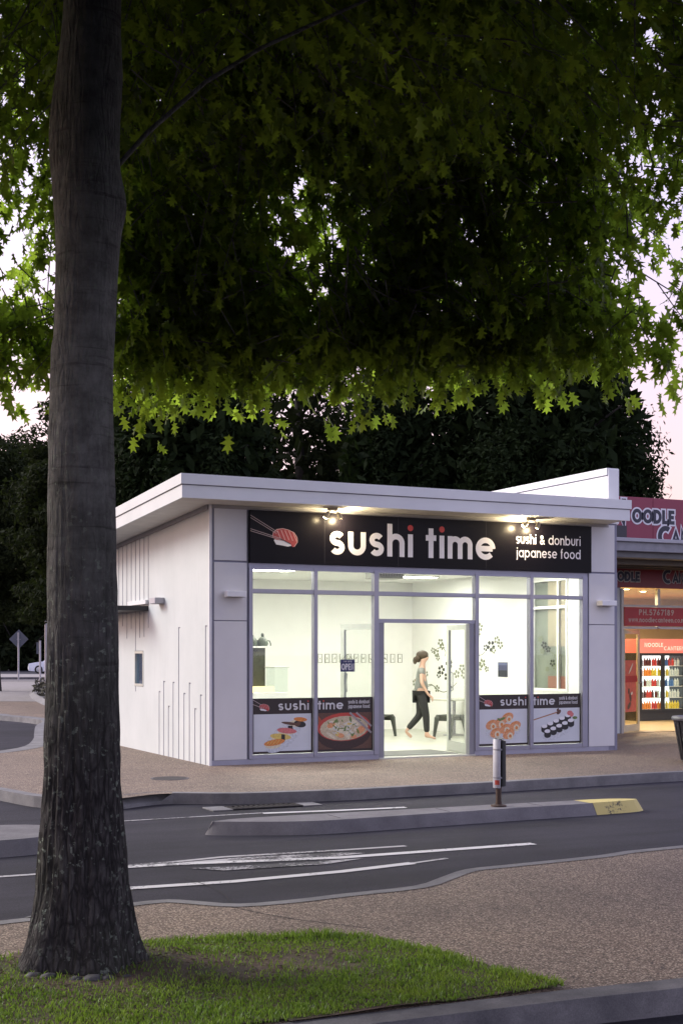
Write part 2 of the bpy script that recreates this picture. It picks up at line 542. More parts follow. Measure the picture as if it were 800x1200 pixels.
# ------------------------------------------------------------------ stroke lettering
def arc(cx, cy, rx, a0, a1, n=14, ry=None):
    ry = rx if ry is None else ry
    return [(cx + rx * math.cos(R(a0 + (a1 - a0) * i / n)), cy + ry * math.sin(R(a0 + (a1 - a0) * i / n))) for i in range(n + 1)]
def glyph(ch, t, asc=1.36):
    """strokes of one letter in x-height units: (strokes, width, dots)"""
    k = t / 2; r = (1 - t) / 2; dots = []
    if ch == 'o': return [arc(.5, .5, r, 0, 360, 28)], 1.0, dots
    if ch in 'adbpq':
        s = [arc(.5, .5, r, 0, 360, 28)]
        if ch == 'a': s.append([(1 - k, 0), (1 - k, 1)])
        if ch == 'd': s.append([(1 - k, 0), (1 - k, asc)])
        if ch == 'b': s.append([(k, 0), (k, asc)])
        if ch == 'p': s.append([(k, -.38), (k, 1)])
        return s, 1.0, dots
    if ch == 'e': return [[(k, .5), (1 - k * 1.2, .5)], arc(.5, .5, r, 0, 318, 26)], 1.0, dots
    if ch == 'c': return [arc(.5, .5, r, 45, 315, 22)], .9, dots
    if ch in 'nh':
        rn = (.82 - t) / 2
        s = [[(k, 0), (k, asc if ch == 'h' else 1)], arc(k + rn, 1 - k - rn, rn, 180, 0, 14) + [(k + 2 * rn, 0)]]
        return s, .82, dots
    if ch == 'u':
        rn = (.82 - t) / 2
        return [[(k, 1)] + arc(k + rn, k + rn, rn, 180, 360, 14) + [(k + 2 * rn, 1)]], .82, dots
    if ch == 'm':
        rn = (.74 - t) / 2
        return [[(k, 0), (k, 1)], arc(k + rn, 1 - k - rn, rn, 180, 0, 12) + [(k + 2 * rn, 0)], arc(k + 3 * rn, 1 - k - rn, rn, 180, 0, 12) + [(k + 4 * rn, 0)]], 4 * rn + t, dots
    if ch == 'r': return [[(k, 0), (k, 1)], arc(k + .3, 1 - k - .3, .3, 180, 75, 8)], .5, dots
    if ch == 's':
        ry = (1 - t) / 4; rx = ry * 1.15; cx = rx + k
        up = arc(cx, .5 + ry, rx, 30, 250, 14, ry)
        lo = arc(cx, .5 - ry, rx, 70, -150, 14, ry)
        return [up + lo], 2 * rx + t, dots
    if ch == 'i': return [[(k, 0), (k, 1)]], t, [(k, 1.30 - k * .2)]
    if ch == 'l': return [[(k, 0), (k, asc)]], t, dots
    if ch == 't': return [[(.13 + k, 0), (.13 + k, 1.3)], [(0, 1 - k), (.26 + t, 1 - k)]], .26 + t, dots
    if ch == 'f': return [[(.1 + k, 0)] + [(.1 + k, 1.1)] + arc(.1 + k + .2, 1.13, .2, 180, 80, 8), [(0, 1 - k), (.22 + t, 1 - k)]], .30 + t, dots
    if ch == 'j': return [[(.1 + k, 1), (.1 + k, -.15)] + arc(.1 + k - .16, -.18, .16, 0, -80, 6)], .1 + t, [(.1 + k, 1.30 - k * .2)]
    if ch == 'w': return [[(k, 1), (.3, k), (.55, .95), (.8, k), (1.1 - k, 1)]], 1.1, dots
    if ch == 'z': return [[(0.05, 1 - k), (.62, 1 - k), (.1, k), (.68, k)]], .7, dots
    if ch == '.': return [], t, [(k, k)]
    if ch == '&': return [[(.95, 0), (.25, .85)] + arc(.42, 1.0, .2, 215, -40, 12) + [(.2, .45)] + arc(.38, .3, .25, 150, 330, 12) + [(.88, .6)]], 1.0, dots
    C = 1.36; m = C - k
    if ch == 'N': return [[(k, 0), (k, C), (.95 - k, 0), (.95 - k, C)]], .95, dots
    if ch == 'O': return [arc(.6, C / 2, .6 - k, 0, 360, 26, C / 2 - k)], 1.2, dots
    if ch == 'D': return [[(k, 0), (k, C)], [(k, k)] + arc(.4, C / 2, .6 - k, -90, 90, 14, C / 2 - k) + [(k, m)]], 1.0, dots
    if ch == 'L': return [[(k, C), (k, k), (.7, k)]], .7, dots
    if ch == 'E': return [[(.72, m), (k, m), (k, k), (.74, k)], [(k, C / 2), (.66, C / 2)]], .74, dots
    if ch == 'C': return [arc(.65, C / 2, .62 - k, 55, 300, 22, C / 2 - k)], 1.1, dots
    if ch == 'A': return [[(k * .6, 0), (.52, C - k), (1.04 - k * .6, 0)], [(.25, .42), (.8, .42)]], 1.04, dots
    if ch == 'T': return [[(.42, 0), (.42, C)], [(0, m), (.84, m)]], .84, dots
    if ch == 'P': return [[(k, 0), (k, C)], [(k, m)] + arc(.42, C - .38, .38 - k, 90, -90, 12) + [(k, C - .76 + k)]], .8, dots
    if ch == 'H': return [[(k, 0), (k, C)], [(.9 - k, 0), (.9 - k, C)], [(k, C / 2), (.9 - k, C / 2)]], .9, dots
    if ch == '5': return [[(.68, m), (.2, m), (.16, .78)] + arc(.36, .43, .36 - k * .3, 115, -150, 14)], .75, dots
    if ch == '7': return [[(.02, m), (.7, m), (.25, 0)]], .75, dots
    if ch == '6': return [arc(.4, .42, .4 - k, 0, 360, 20), [(.6, C), (.06 + k * .6, .55)]], .8, dots
    if ch == '9': return [arc(.4, C - .42, .4 - k, 0, 360, 20), [(.2, 0), (.74 - k * .6, C - .55)]], .8, dots
    if ch == '8': return [arc(.4, .38, .38 - k * .8, 0, 360, 18), arc(.4, C - .34, .32 - k * .8, 0, 360, 18)], .8, dots
    if ch == '1': return [[(.05, C - .3), (.3, C - .06), (.3, 0)]], .45, dots
    return [], .5, dots
def ribbon(mb, pts, t, y, cap=0.0):
    P = [Vector(p) for p in pts]
    n = len(P); closed = (P[0] - P[-1]).length < 1e-5
    if cap and not closed:
        P[0] = P[0] + (P[0] - P[1]).normalized() * cap
        P[-1] = P[-1] + (P[-1] - P[-2]).normalized() * cap
    L = []
    for i in range(n):
        if closed:
            d0 = (P[i] - P[i - 1 if i else n - 2]).normalized(); d1 = (P[(i + 1) if i < n - 1 else 1] - P[i]).normalized()
        else:
            d0 = (P[i] - P[max(i - 1, 0)]) if i else (P[1] - P[0]); d1 = (P[min(i + 1, n - 1)] - P[i]) if i < n - 1 else (P[n - 1] - P[n - 2])
            d0 = d0.normalized(); d1 = d1.normalized()
        n0 = Vector((-d0.y, d0.x)); n1 = Vector((-d1.y, d1.x))
        nn = n0 + n1
        if nn.length < 1e-4: nn = n0
        nn.normalize()
        kk = 1.0 / max(.45, nn.dot(n0))
        L.append((P[i] + nn * t / 2 * kk, P[i] - nn * t / 2 * kk))
    b = len(mb.v)
    for a, c in L:
        mb.v.append((a.x, y, a.y)); mb.v.append((c.x, y, c.y))
    for i in range(n - 1):
        mb.face((b + 2 * i, b + 2 * i + 1, b + 2 * i + 3, b + 2 * i + 2))
LAY = [0]
def disc(mb, cx, cz, rx, y, n=16, rz=None, rot=0.0, a0=0, a1=360):
    rz = rx if rz is None else rz
    b = len(mb.v); c, s = math.cos(rot), math.sin(rot)
    for i in range(n):
        t = R(a0 + (a1 - a0) * i / (n if a1 - a0 >= 360 else n - 1))
        p, q = rx * math.cos(t), rz * math.sin(t)
        mb.v.append((cx + p * c - q * s, y, cz + p * s + q * c))
    mb.face(range(b, b + n))
def put_text(txt, x, z, h, t, y, gap=.22, space=.55, asc=1.36, cap=0.0, width=None):
    """text on a plane facing -y; h: x-height. Yields (char, strokes mesh, dots mesh). width: squeeze to this total width"""
    adv, tot = [], 0
    for ch in txt:
        g = glyph(ch, t, asc) if ch != ' ' else ([], space - gap, [])
        adv.append((ch, tot, g)); tot += g[1] + gap
    tot -= gap
    sx = 1.0 if width is None else width / (tot * h)
    res = []
    for ch, a, (st, wd, dots) in adv:
        mb, md = MB(), MB()
        for i, s in enumerate(st):
            ribbon(mb, [((x + (a + p[0]) * h * sx), z + p[1] * h) for p in s], t * h, y - .0004 * i, cap * h)
        for p in dots:
            disc(md, x + (a + p[0]) * h * sx, z + p[1] * h, t * h * .56, y - .0003, 16)
        res.append((ch, mb, md))
    return res
def merge(mbs):
    o = MB()
    for m in mbs:
        n = len(o.v); o.v += m.v
        for f, i in zip(m.f, m.mi):
            o.f.append(tuple(n + q for q in f)); o.mi.append(i)
    return o
def text_mesh(*a, **k):
    r = put_text(*a, **k)
    return merge([x for _, m, d in r for x in (m, d)])

# =================================================================== THE SETTING
ground = struct('ground', MB().quad((-900, -600, -.125), (900, -600, -.125), (900, 1500, -.125), (-900, 1500, -.125)), ASPH)
def strip(pts, wd, y_in=1):
    """offset a polyline sideways; returns the offset polyline"""
    P = [Vector(p) for p in pts]; o = []
    for i in range(len(P)):
        d = (P[min(i + 1, len(P) - 1)] - P[max(i - 1, 0)]).normalized()
        w_ = wd[i] if hasattr(wd, '__len__') else wd
        o.append(tuple(P[i] + Vector((-d.y, d.x)) * w_ * y_in))
    return o
def smooth_line(pts, n=4):
    P = [Vector(p) for p in pts]; o = []
    for i in range(len(P) - 1):
        a, b, c, d = P[max(i - 1, 0)], P[i], P[i + 1], P[min(i + 2, len(P) - 1)]
        for j in range(n):
            t = j / n
            o.append(tuple(.5 * ((2 * b) + (c - a) * t + (2 * a - 5 * b + 4 * c - d) * t * t + (3 * b - a - 3 * c + d) * t ** 3)))
    o.append(tuple(P[-1])); return o
def kerb_run(pts, width, zt, zb, inner, drop=None):
    """a kerb stone run: pts is its road edge, inner the path side offset"""
    q = strip(pts, width, inner); mb = MB(); n = len(pts)
    for i in range(n - 1):
        za = zt if not drop else drop[i]; zc = zt if not drop else drop[i + 1]
        a, b, c, d_ = pts[i], pts[i + 1], q[i + 1], q[i]
        mb.quad((*a, za), (*b, zc), (*c, zt), (*d_, zt))
        mb.quad((*a, zb), (*b, zb), (*b, zc), (*a, za))
    for f in range(len(mb.f)):
        if inner < 0:
            mb.f[f] = mb.f[f][::-1]
    return mb
# far-side footpath in front of the shops, wrapping round the corner to the side street
kerb_pts = [(40, -3.78), (20, -3.78), (10, -3.78), (5.6, -3.72), (4.07, -3.77), (2.67, -3.85), (1.14, -3.87), (.24, -3.88), (-.98, -3.72), (-1.67, -3.36), (-2.03, -3.42), (-2.37, -3.6), (-2.76, -3.55), (-3.13, -3.09), (-3.28, -2.7), (-3.4, -2.2), (-3.6, -1.6), (-4.3, -.7), (-6, -.1), (-14, .5)]
kp = smooth_line(kerb_pts, 3)
lot = [(-14, 3.2), (-4, 3.35), (-2.9, 3.72), (-2.17, 4.26), (-1.55, 5.19), (-1.0, 7.0), (-.62, 8.64), (.05, 11.5), (.73, 13.94), (.28, 16.7), (-1.2, 19), (-14, 24)]
lp = smooth_line(lot, 3)
footpath = struct('footpath', MB().poly(kp + lp + [(-14, 70), (40, 70)], 0.0), AGG)
drop = []
for p in kp:
    drop.append(-.09 if -3.0 < p[0] < -1.75 and p[1] < -3 else .004)
wk = [.22 if dd < 0 else .15 for dd in drop]
struct('kerb', kerb_run(kp, wk, .004, -.13, -1, drop), KERB)
struct('side_kerb', kerb_run(lp, .34, .004, -.13, -1), KERB)
# near footpath on this side of the road
nk = [(40, -9.0), (6, -9.1), (.92, -9.24), (-.08, -9.39), (-.96, -9.47), (-1.39, -9.52), (-1.75, -9.76), (-2.09, -9.98), (-2.68, -10.04), (-3.08, -10.09), (-3.44, -10.07), (-3.65, -9.87), (-3.81, -9.73), (-4.09, -9.74), (-4.77, -9.9), (-4.96, -9.96), (-7, -10.1), (-20, -10.3)]
npts = smooth_line(nk, 3)
gk = [(40, -13.35), (6, -13.1), (-2.1, -12.9), (-2.8, -12.84), (-4.0, -12.79), (-6, -12.75), (-20, -12.7)]
gkp = gk
near_path = struct('near_footpath', MB().poly(npts + [(a, b - .06) for a, b in gkp[::-1]], 0.0), AGG)
struct('near_kerb', kerb_run(npts, .11, .004, -.13, 1), KERB)
struct('verge_kerb', kerb_run([(a, b - .17) for a, b in gkp], .17, .005, -.14, -1), KERBD)
def mark(name, pts, wd, m=PAINT, z=-.1205):
    a = strip(pts, wd / 2, 1); b = strip(pts, wd / 2, -1)
    mb = MB()
    for i in range(len(pts) - 1):
        mb.quad((*b[i], z), (*b[i + 1], z), (*a[i + 1], z), (*a[i], z))
    return struct(name, mb, m, parent=ground)
mark('lane_line', [(-3.46, -7.48), (-3.05, -7.48), (-2.55, -7.40), (-1.46, -7.48), (-.82, -7.50)], .07, PAINTW, -.1203)
mark('lane_line', [(-3.46, -7.56), (-2.9, -7.62), (-2.51, -7.70), (-1.65, -7.87), (.31, -7.885)], .12, PAINT, -.1195)
mark('lane_line', [(-3.75, -8.53), (-2.91, -8.59), (-1.96, -8.53), (-1.24, -8.40)], .11, PAINT, -.1199)
mark('lane_line', [(-1.24, -8.40), (-.85, -8.30)], .05, PAINTW, -.1203)
mark('lane_line', [(-2.64, -4.65), (-1.07, -4.62)], .05, PAINTW, -.1203)
mark('lane_line', [(-1.07, -4.66), (-.17, -4.78), (.61, -4.84)], .10, PAINT, -.1199)
mark('lane_line', [(-9, -7.5), (-4.2, -7.6)], .07, PAINTW, -.1203)
mark('lane_line', [(-3.9, -4.9), (-3.4, -4.85)], .06, PAINTW, -.1203)
mb = MB()
mb.poly([(-3.1, -7.545), (-2.4, -7.50), (-1.55, -7.62), (-1.35, -7.74), (-1.75, -7.80), (-2.5, -7.63)], -.1191)
struct('hatch_marking', mb, PAINTW, parent=ground)
mb = MB().poly([(-3.0, -7.86), (-2.3, -7.95), (-1.5, -8.0), (-1.9, -8.14), (-2.8, -8.08)], -.1191)
struct('hatch_marking', mb, m_roadpaint('road_paint_faded', (.40, .385, .40), 1.03), parent=ground)
# dark sealed cracks in the road and the near path
def crack(pts, z, wd, name, par):
    pts = smooth_line(pts, 5)
    pts = [(p[0] + .012 * noise.noise(Vector((p[0] * 9, p[1] * 9, 1))), p[1] + .012 * noise.noise(Vector((p[0] * 9, p[1] * 9, 5)))) for p in pts]
    a = strip(pts, wd / 2, 1); b = strip(pts, wd / 2, -1); m_ = MB()
    for i in range(len(pts) - 1):
        m_.quad((*b[i], z), (*b[i + 1], z), (*a[i + 1], z), (*a[i], z))
    struct(name, m_, mat('crack_dark', (.022, .02, .022), .9), parent=par)
crack([(-3.2, -8.25), (-3.15, -8.9), (-3.25, -9.5), (-3.3, -10.0)], -.1187, .012, 'road_crack', ground)
crack([(-3.52, -10.15), (-3.35, -10.6), (-3.0, -11.15)], .003, .008, 'path_crack', near_path)
# side-street surroundings far behind the tree
c0 = [cl(X, Z) for X, Z in ((-34, 48), (-9.2, 44), (-8.6, 58), (-14, 96), (-60, 110))]
struct('car_park_pavement', MB().poly(c0, .006), PAVE)
c1 = [cl(X, Z) for X, Z in ((-40, 72), (-16, 74), (-17.5, 84), (-44, 80))]
struct('car_park_road', MB().poly(c1, .010), m_concrete('pale_asphalt', (.12, .11, .11), (.2, .18, .18)))
c1 = [cl(X, Z) for X, Z in ((-21, 79.3), (-16.5, 80.0), (-16.4, 80.4), (-21, 79.8))]
struct('car_park_kerb', MB().slab(c1, 0, .14), KERBD)

# lawn under the oak
lawn_pts = smooth_line([(-20, -10.9), (-8, -10.95), (-5.6, -11.1), (-5.18, -11.08), (-4.39, -11.02), (-3.97, -11.03), (-3.29, -11.31), (-3.1, -11.49), (-2.98, -11.95), (-2.88, -12.4), (-2.78, -12.70)], 4) + [(-2.78, -12.82), (-4.0, -12.78), (-6, -12.74), (-20, -12.69)]
TX, TY = cl(-1.315, 6.86)           # foot of the oak
def lawn_h(x, y):
    dd = math.hypot(x - TX, y - TY)
    return .012 + .012 * noise.noise(Vector((x * 2.1, y * 2.1, .3))) + .05 * math.exp(-(dd / .55) ** 2)
def in_poly(x, y, P):
    c = False; j = len(P) - 1
    for i in range(len(P)):
        if (P[i][1] > y) != (P[j][1] > y) and x < (P[j][0] - P[i][0]) * (y - P[i][1]) / (P[j][1] - P[i][1]) + P[i][0]:
            c = not c
        j = i
    return c
mb = MB(); gs = .05; gx0, gx1, gy0, gy1 = -7.6, -2.5, -12.85, -10.9
gn = {}
def gv(i, j):
    if (i, j) not in gn:
        x, y = gx0 + i * gs, gy0 + j * gs
        gn[(i, j)] = len(mb.v)
        mb.v.append((x, y, .006 + max(0, lawn_h(x, y))))
    return gn[(i, j)]
for i in range(int((gx1 - gx0) / gs)):
    for j in range(int((gy1 - gy0) / gs)):
        if in_poly(gx0 + (i + .5) * gs, gy0 + (j + .5) * gs, lawn_pts):
            mb.face((gv(i, j), gv(i + 1, j), gv(i + 1, j + 1), gv(i, j + 1)))
struct('lawn', mb, SOIL, smooth='all')
struct('far_lawn', MB().poly([(-20, -10.9), (-7.55, -10.97), (-7.55, -12.74), (-20, -12.69)][::-1], .012), SOIL)
# grass blades
def bare(x, y):
    dd = math.hypot(x - TX, y - TY)
    e1 = math.hypot((x - TX - .62) / .95, (y - TY + .27) / .36)
    return max(math.exp(-(dd / .56) ** 4), .93 * math.exp(-e1 ** 4)) + .9 * max(0, noise.noise(Vector((x * 2.6, y * 2.6, 8))) + .05)
gvs, gfs = [], []
cnt = 0
while cnt < 56000:
    x = random.uniform(-7.0, -2.55); y = random.uniform(-12.8, -10.95)
    if not in_poly(x, y, lawn_pts):
        if random.random() > .05 or not in_poly(x - .04, y - .03, lawn_pts):
            continue
    b_ = bare(x, y)
    if random.random() < b_:
        if random.random() > .10:
            continue
    tuft = .5 + .5 * noise.noise(Vector((x * 5, y * 5, 2)))
    edge = 1.35 if not in_poly(x, y + .16, lawn_pts) or not in_poly(x + .1, y + .1, lawn_pts) else 1.0
    hh = random.uniform(.010, .034) * (.35 + 1.25 * tuft) * edge
    a = random.uniform(0, 6.283); wd = random.uniform(.0022, .0042)
    ln = random.uniform(.1, .9) * hh; la = random.uniform(0, 6.283)
    z = max(0, lawn_h(x, y))
    dx, dy = math.cos(a) * wd, math.sin(a) * wd
    lx, ly = math.cos(la) * ln, math.sin(la) * ln
    n = len(gvs)
    gvs += [(x - dx, y - dy, z), (x + dx, y + dy, z), (x + dx * .7 + lx * .4, y + dy * .7 + ly * .4, z + hh * .6), (x - dx * .7 + lx * .4, y - dy * .7 + ly * .4, z + hh * .6), (x + lx, y + ly, z + hh)]
    gfs += [(n, n + 1, n + 2), (n, n + 2, n + 3), (n + 3, n + 2, n + 4)]
    cnt += 1
o = link('grass', np_mesh('grass', np.array(gvs), np.array(gfs), GRASS))
tag(o, 'short green grass on the verge around the oak trunk', 'grass', None, 'stuff')
# litter of dead leaves and twigs near the trunk
mb = MB()
for i in range(900):
    a = random.uniform(0, 6.283); rr = random.gauss(.6, .38)
    x, y = TX + rr * math.cos(a) * 1.35 + .15, TY + rr * math.sin(a) * .8
    if not in_poly(x, y, lawn_pts): continue
    z = lawn_h(x, y) + .012; s = random.uniform(.006, .02); t = random.uniform(0, 6.28)
    c_, s_ = math.cos(t) * s, math.sin(t) * s
    mb.quad((x - c_, y - s_, z), (x + s_ * .5, y - c_ * .5, z + .006), (x + c_, y + s_, z + .003), (x - s_ * .5, y + c_ * .5, z + .008))
o = single('leaf_litter', 'dry brown leaf litter on bare soil beside the oak trunk', 'leaf litter', mb, mat('dry_leaf', (.11, .07, .045), .8, 0, .4, 60), (TX, TY, 0), kind='stuff')
# stones at the foot of the trunk
for i, (ox, oz, s) in enumerate(((-.12, -.33, .035), (-.20, -.30, .03), (.10, -.345, .04), (.17, -.33, .028), (.02, -.35, .025), (.26, -.28, .022))):
    x = TX + ox * math.cos(YAW) + oz * math.sin(YAW); y = TY - ox * math.sin(YAW) + oz * math.cos(YAW)
    mb = MB().ell((x, y, lawn_h(x, y) + s * .1), (s * 1.3, s, s * .6), 12, 8)
    mb.v = [(p[0] + .012 * noise.noise(Vector(p) * 30), p[1] + .012 * noise.noise(Vector(p) * 30 + Vector((5, 0, 0))), p[2] + .008 * noise.noise(Vector(p) * 30 + Vector((0, 9, 0)))) for p in mb.v]
    names = ('rounded grey stone against the trunk foot, second from its left edge', 'small grey stone furthest out along the trunk foot', 'pale grey stone, largest at the trunk foot', 'small stone just right of the pale stone at the trunk foot', 'small dark stone in the middle of the trunk foot', 'tiny stone by the bare soil at the trunk foot')
    single('stone', names[i], 'stone', mb, mat('stone_grey', (.085, .08, .085), .9, 0, .5, 25), (x, y, 0), 'stones at the foot of the oak', smooth='all')

# =================================================================== TRAFFIC ISLANDS, DRAIN, MANHOLE, MARKER POST
def inset(pts, dd):
    P = smooth_line(pts + [pts[0]], 4)[:-1]
    area = sum(P[i][0] * P[(i + 1) % len(P)][1] - P[(i + 1) % len(P)][0] * P[i][1] for i in range(len(P)))
    sgn = 1 if area > 0 else -1; o = []
    for i in range(len(P)):
        d_ = (Vector(P[(i + 1) % len(P)]) - Vector(P[i - 1])).normalized()
        o.append(tuple(Vector(P[i]) + Vector((-d_.y, d_.x)) * dd * sgn))
    return P, o
isl = [(-2.14, -5.90), (-2.21, -5.98), (-2.14, -6.07), (-1.9, -6.2), (-1.42, -6.40), (-.95, -6.46), (0, -6.42), (.6, -6.40), (1.1, -6.38), (1.6, -6.37), (2.15, -6.36), (2.75, -6.30), (2.88, -6.14), (2.6, -5.96), (2.0, -5.90), (1, -5.86), (0, -5.84), (-1, -5.80), (-1.8, -5.80)]
P, Q = inset(isl, .075)
t = T('traffic_island', 'long low concrete traffic island with a yellow painted nose', 'traffic island', (0, -6.1, -.125))
def clip(poly, x, keep_right):
    o = []
    for i in range(len(poly)):
        a, b = poly[i], poly[(i + 1) % len(poly)]
        ia, ib = (a[0] >= x) == keep_right, (b[0] >= x) == keep_right
        if ia: o.append(a)
        if ia != ib:
            f_ = (x - a[0]) / (b[0] - a[0]); o.append((x, a[1] + f_ * (b[1] - a[1])))
    return o
XN = 2.05
t.part('concrete_body', MB().frustum(P, Q, -.125, .0), ISL)
# joints between cast lengths
for xj in (-.9, .35, 1.5):
    t.part('joint', B(xj, xj + .008, -6.27, -5.98, -.01, .0012), mat('crack_dark', (.022, .02, .022), .9))
Pa, Qa = clip(P, XN, True), clip(Q, XN + .06, True)
mb = MB().poly(Qa, .003)
n_ = len(P)
for i in range(n_):
    j = (i + 1) % n_
    if P[i][0] > XN and P[j][0] > XN:
        c_ = Vector((2.4, -6.13))
        def outw(p, z, e_=.004):
            d_ = (Vector(p) - c_).normalized() * e_
            return (p[0] + d_.x, p[1] + d_.y, z)
        mb.quad(outw(P[i], -.122), outw(P[j], -.122), outw(Q[j], .003), outw(Q[i], .003))
t.part('yellow_nose', mb, YEL, label='yellow painted end of the island')
isl2 = [(-3.55, -5.95), (-3.8, -5.45), (-5, -5.3), (-7, -5.3), (-9, -5.4), (-9, -6.6), (-7, -6.62), (-5, -6.6), (-3.9, -6.52)]
P, Q = inset(isl2, .09)
t = T('traffic_island', 'broad concrete traffic island end showing at the left behind the oak trunk', 'traffic island', (-6, -6, -.125))
t.part('concrete_body', MB().frustum(P, Q, -.125, .012), ISL)
t.part('joint', B(-5.01, -5.0, -6.5, -5.4, -.05, .0135), mat('crack_dark', (.022, .02, .022), .9))

t = T('storm_drain', 'slotted metal storm drain grate set in the gutter by the kerb', 'drain', (-.85, -4.1, -.125))
t.part('apron', B(-1.50, -1.26, -4.26, -3.9, -.124, -.112), KERB)
t.part('apron', B(-.40, -.16, -4.26, -3.96, -.124, -.112), KERB)
t.part('pit', B(-1.255, -.405, -4.25, -3.96, -.124, -.119), mat('pit_black', (.004, .004, .004), 1.0, 0, 0, spec=.0))
fr = MB().box(-1.255, -.405, -4.25, -4.225, -.119, -.105).box(-1.255, -.405, -3.985, -3.96, -.119, -.105)
fr.box(-1.255, -1.235, -4.225, -3.985, -.119, -.1052).box(-.425, -.405, -4.225, -3.985, -.119, -.1052)
f_ = t.part('grate_frame', fr, mat('grate_iron', (.06, .056, .056), .95, 0, .2, 20, spec=.1))
me = mesh_of('bar', B(-.009, .009, -4.225, -3.985, -.119, -.106), mat('grate_iron', (.06, .056, .056), .95, 0, .2, 20, spec=.1), (0, -4.1, -.125))
for i in range(13):
    o = link('bar', me, f_); o.location = (-1.205 + i * .0625 + .85, 0, 0)
t = T('manhole_cover', 'round dark manhole cover set in the footpath near the shop corner', 'manhole cover', (-1.13, -1.6, 0))
t.part('rim', MB().lathe([(.25, .001), (.25, .006), (.225, .006), (.225, .002)], (-1.13, -1.6, 0), 28), KERBD)
t.part('lid', MB().lathe([(.222, .001), (.222, .004), (.17, .0055), (.1, .0055), (.001, .0055)], (-1.13, -1.6, 0), 28), mat('cast_iron', (.05, .042, .04), .7, .2, .3, 20, .5, 60))

bx, by = 1.05, -6.11
t = T('marker_post', 'short white and black reflective marker post standing on the traffic island', 'marker post', (bx, by, 0))
t.part('base_plate', MB().lathe([(.085, 0), (.085, .014), (.07, .02), (.035, .026), (.034, .05), (.001, .05)], (bx, by, 0), 18), mat('rusty_steel', (.07, .045, .035), .7, .3, .3, 30))
t.part('stem', MB().tube([(bx, by, .04), (bx, by, .72)], .031, 14), mat('rusty_steel', (.07, .045, .035), .7, .3, .3, 30))
m_ = MB(); a0 = math.atan2(-1, -.55)
m_.lathe([(.056, .20), (.060, .205), (.060, .715), (.056, .72), (.05, .72), (.05, .20), (.056, .20)], (bx, by, 0), 12, a0 - 1.7, a0 + .30)
wp = t.part('white_panel', m_, mat('marker_white', (.52, .52, .57), .35, 0, .08, 12), smooth=True)
m_ = MB()
m_.lathe([(.058, .215), (.068, .22), (.068, .70), (.058, .705), (.05, .705), (.05, .215), (.058, .215)], (bx + .012, by, 0), 14, a0 + .36, a0 + 3.6)
t.part('black_panel', m_, BLACKP, smooth=True)
for z in (.30, .60):
    t.part('clamp_band', MB().lathe([(.064, z), (.066, z + .003), (.066, z + .018), (.064, z + .021)], (bx + .005, by, 0), 18), STEEL)
t.part('red_reflector', MB().lathe([(.0615, .235), (.0615, .285)], (bx, by, 0), 6, a0 - .75, a0 + .1), mat('reflector_red', (.42, .05, .03), .35), label='small orange red reflector near the foot of the post')
t.part('cap', MB().lathe([(.06, .72), (.05, .728), (.001, .73)], (bx + .004, by, 0), 18), DARK)

# =================================================================== SUSHI SHOP
SLOPE = .05
def roof_z(y): return 3.79 - SLOPE * y
shop = T('sushi_shop', 'small white single storey takeaway shop with glazed front and flat overhanging roof', 'shop', (0, 0, 0))
DEPTH = 7.05
# side wall with recessed vertical grooves
def relief_wall(rects, hole, y0, y1, z0, z1):
    """side wall on the plane x = 0 seen from -x; rects (ya, yb, za, zb) sunk 18 mm"""
    ys = sorted({y0, y1, *[r_ for q in rects for r_ in q[:2]], *hole[:2]}); zs = sorted({z0, z1, *[r_ for q in rects for r_ in q[2:]], *hole[2:]})
    ys = [a for i, a in enumerate(ys) if i == 0 or a - ys[i - 1] > 1e-5]; zs = [a for i, a in enumerate(zs) if i == 0 or a - zs[i - 1] > 1e-5]
    def dep(a, b):
        if hole[0] < a < hole[1] and hole[2] < b < hole[3]: return None
        for q in rects:
            if q[0] < a < q[1] and q[2] < b < q[3]: return .018
        return 0.0
    D = [[dep((ys[i] + ys[i + 1]) / 2, (zs[j] + zs[j + 1]) / 2) for j in range(len(zs) - 1)] for i in range(len(ys) - 1)]
    mb = MB()
    zf = lambda y, z: z if z <= 3.0 else 3.0 + (z - 3.0) * (roof_z(y) + .03 - 3.0) / (z1 - 3.0)
    P = lambda x, y, z: (x, y, zf(y, z))
    for i in range(len(ys) - 1):
        j = 0
        while j < len(zs) - 1:
            d_ = D[i][j]
            k = j
            while k + 1 < len(zs) - 1 and D[i][k + 1] == d_ and not (zs[k + 1] >= 3.0 > zs[k]): k += 1
            a, b = ys[i], ys[i + 1]
            if d_ is not None:
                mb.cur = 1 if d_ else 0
                mb.quad(P(d_, b, zs[j]), P(d_, a, zs[j]), P(d_, a, zs[k + 1]), P(d_, b, zs[k + 1]))
            j = k + 1
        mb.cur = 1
        for j in range(len(zs) - 1):
            d_ = D[i][j] if D[i][j] is not None else .15
            if i + 1 < len(ys) - 1:
                e_ = D[i + 1][j] if D[i + 1][j] is not None else .15
                if e_ != d_:
                    y = ys[i + 1]; mb.quad(P(d_, y, zs[j]), P(e_, y, zs[j]), P(e_, y, zs[j + 1]), P(d_, y, zs[j + 1]))
            if j + 1 < len(zs) - 1:
                e_ = D[i][j + 1] if D[i][j + 1] is not None else .15
                if e_ != d_:
                    z = zs[j + 1]; mb.quad(P(d_, ys[i], z), P(d_, ys[i + 1], z), P(e_, ys[i + 1], z), P(e_, ys[i], z))
    return mb
G = []
gw = .03
for y, z in ((2.387, 1.018), (2.152, 1.187), (1.913, .802), (1.679, 1.183), (1.408, 2.032), (1.156, 1.025), (.906, 1.186), (.653, .809), (.406, 1.02), (.183, 2.036)):
    G.append((y - gw / 2, y + gw / 2, -.02, z)); G.append((y - .075, y + gw / 2, z - .016, z))
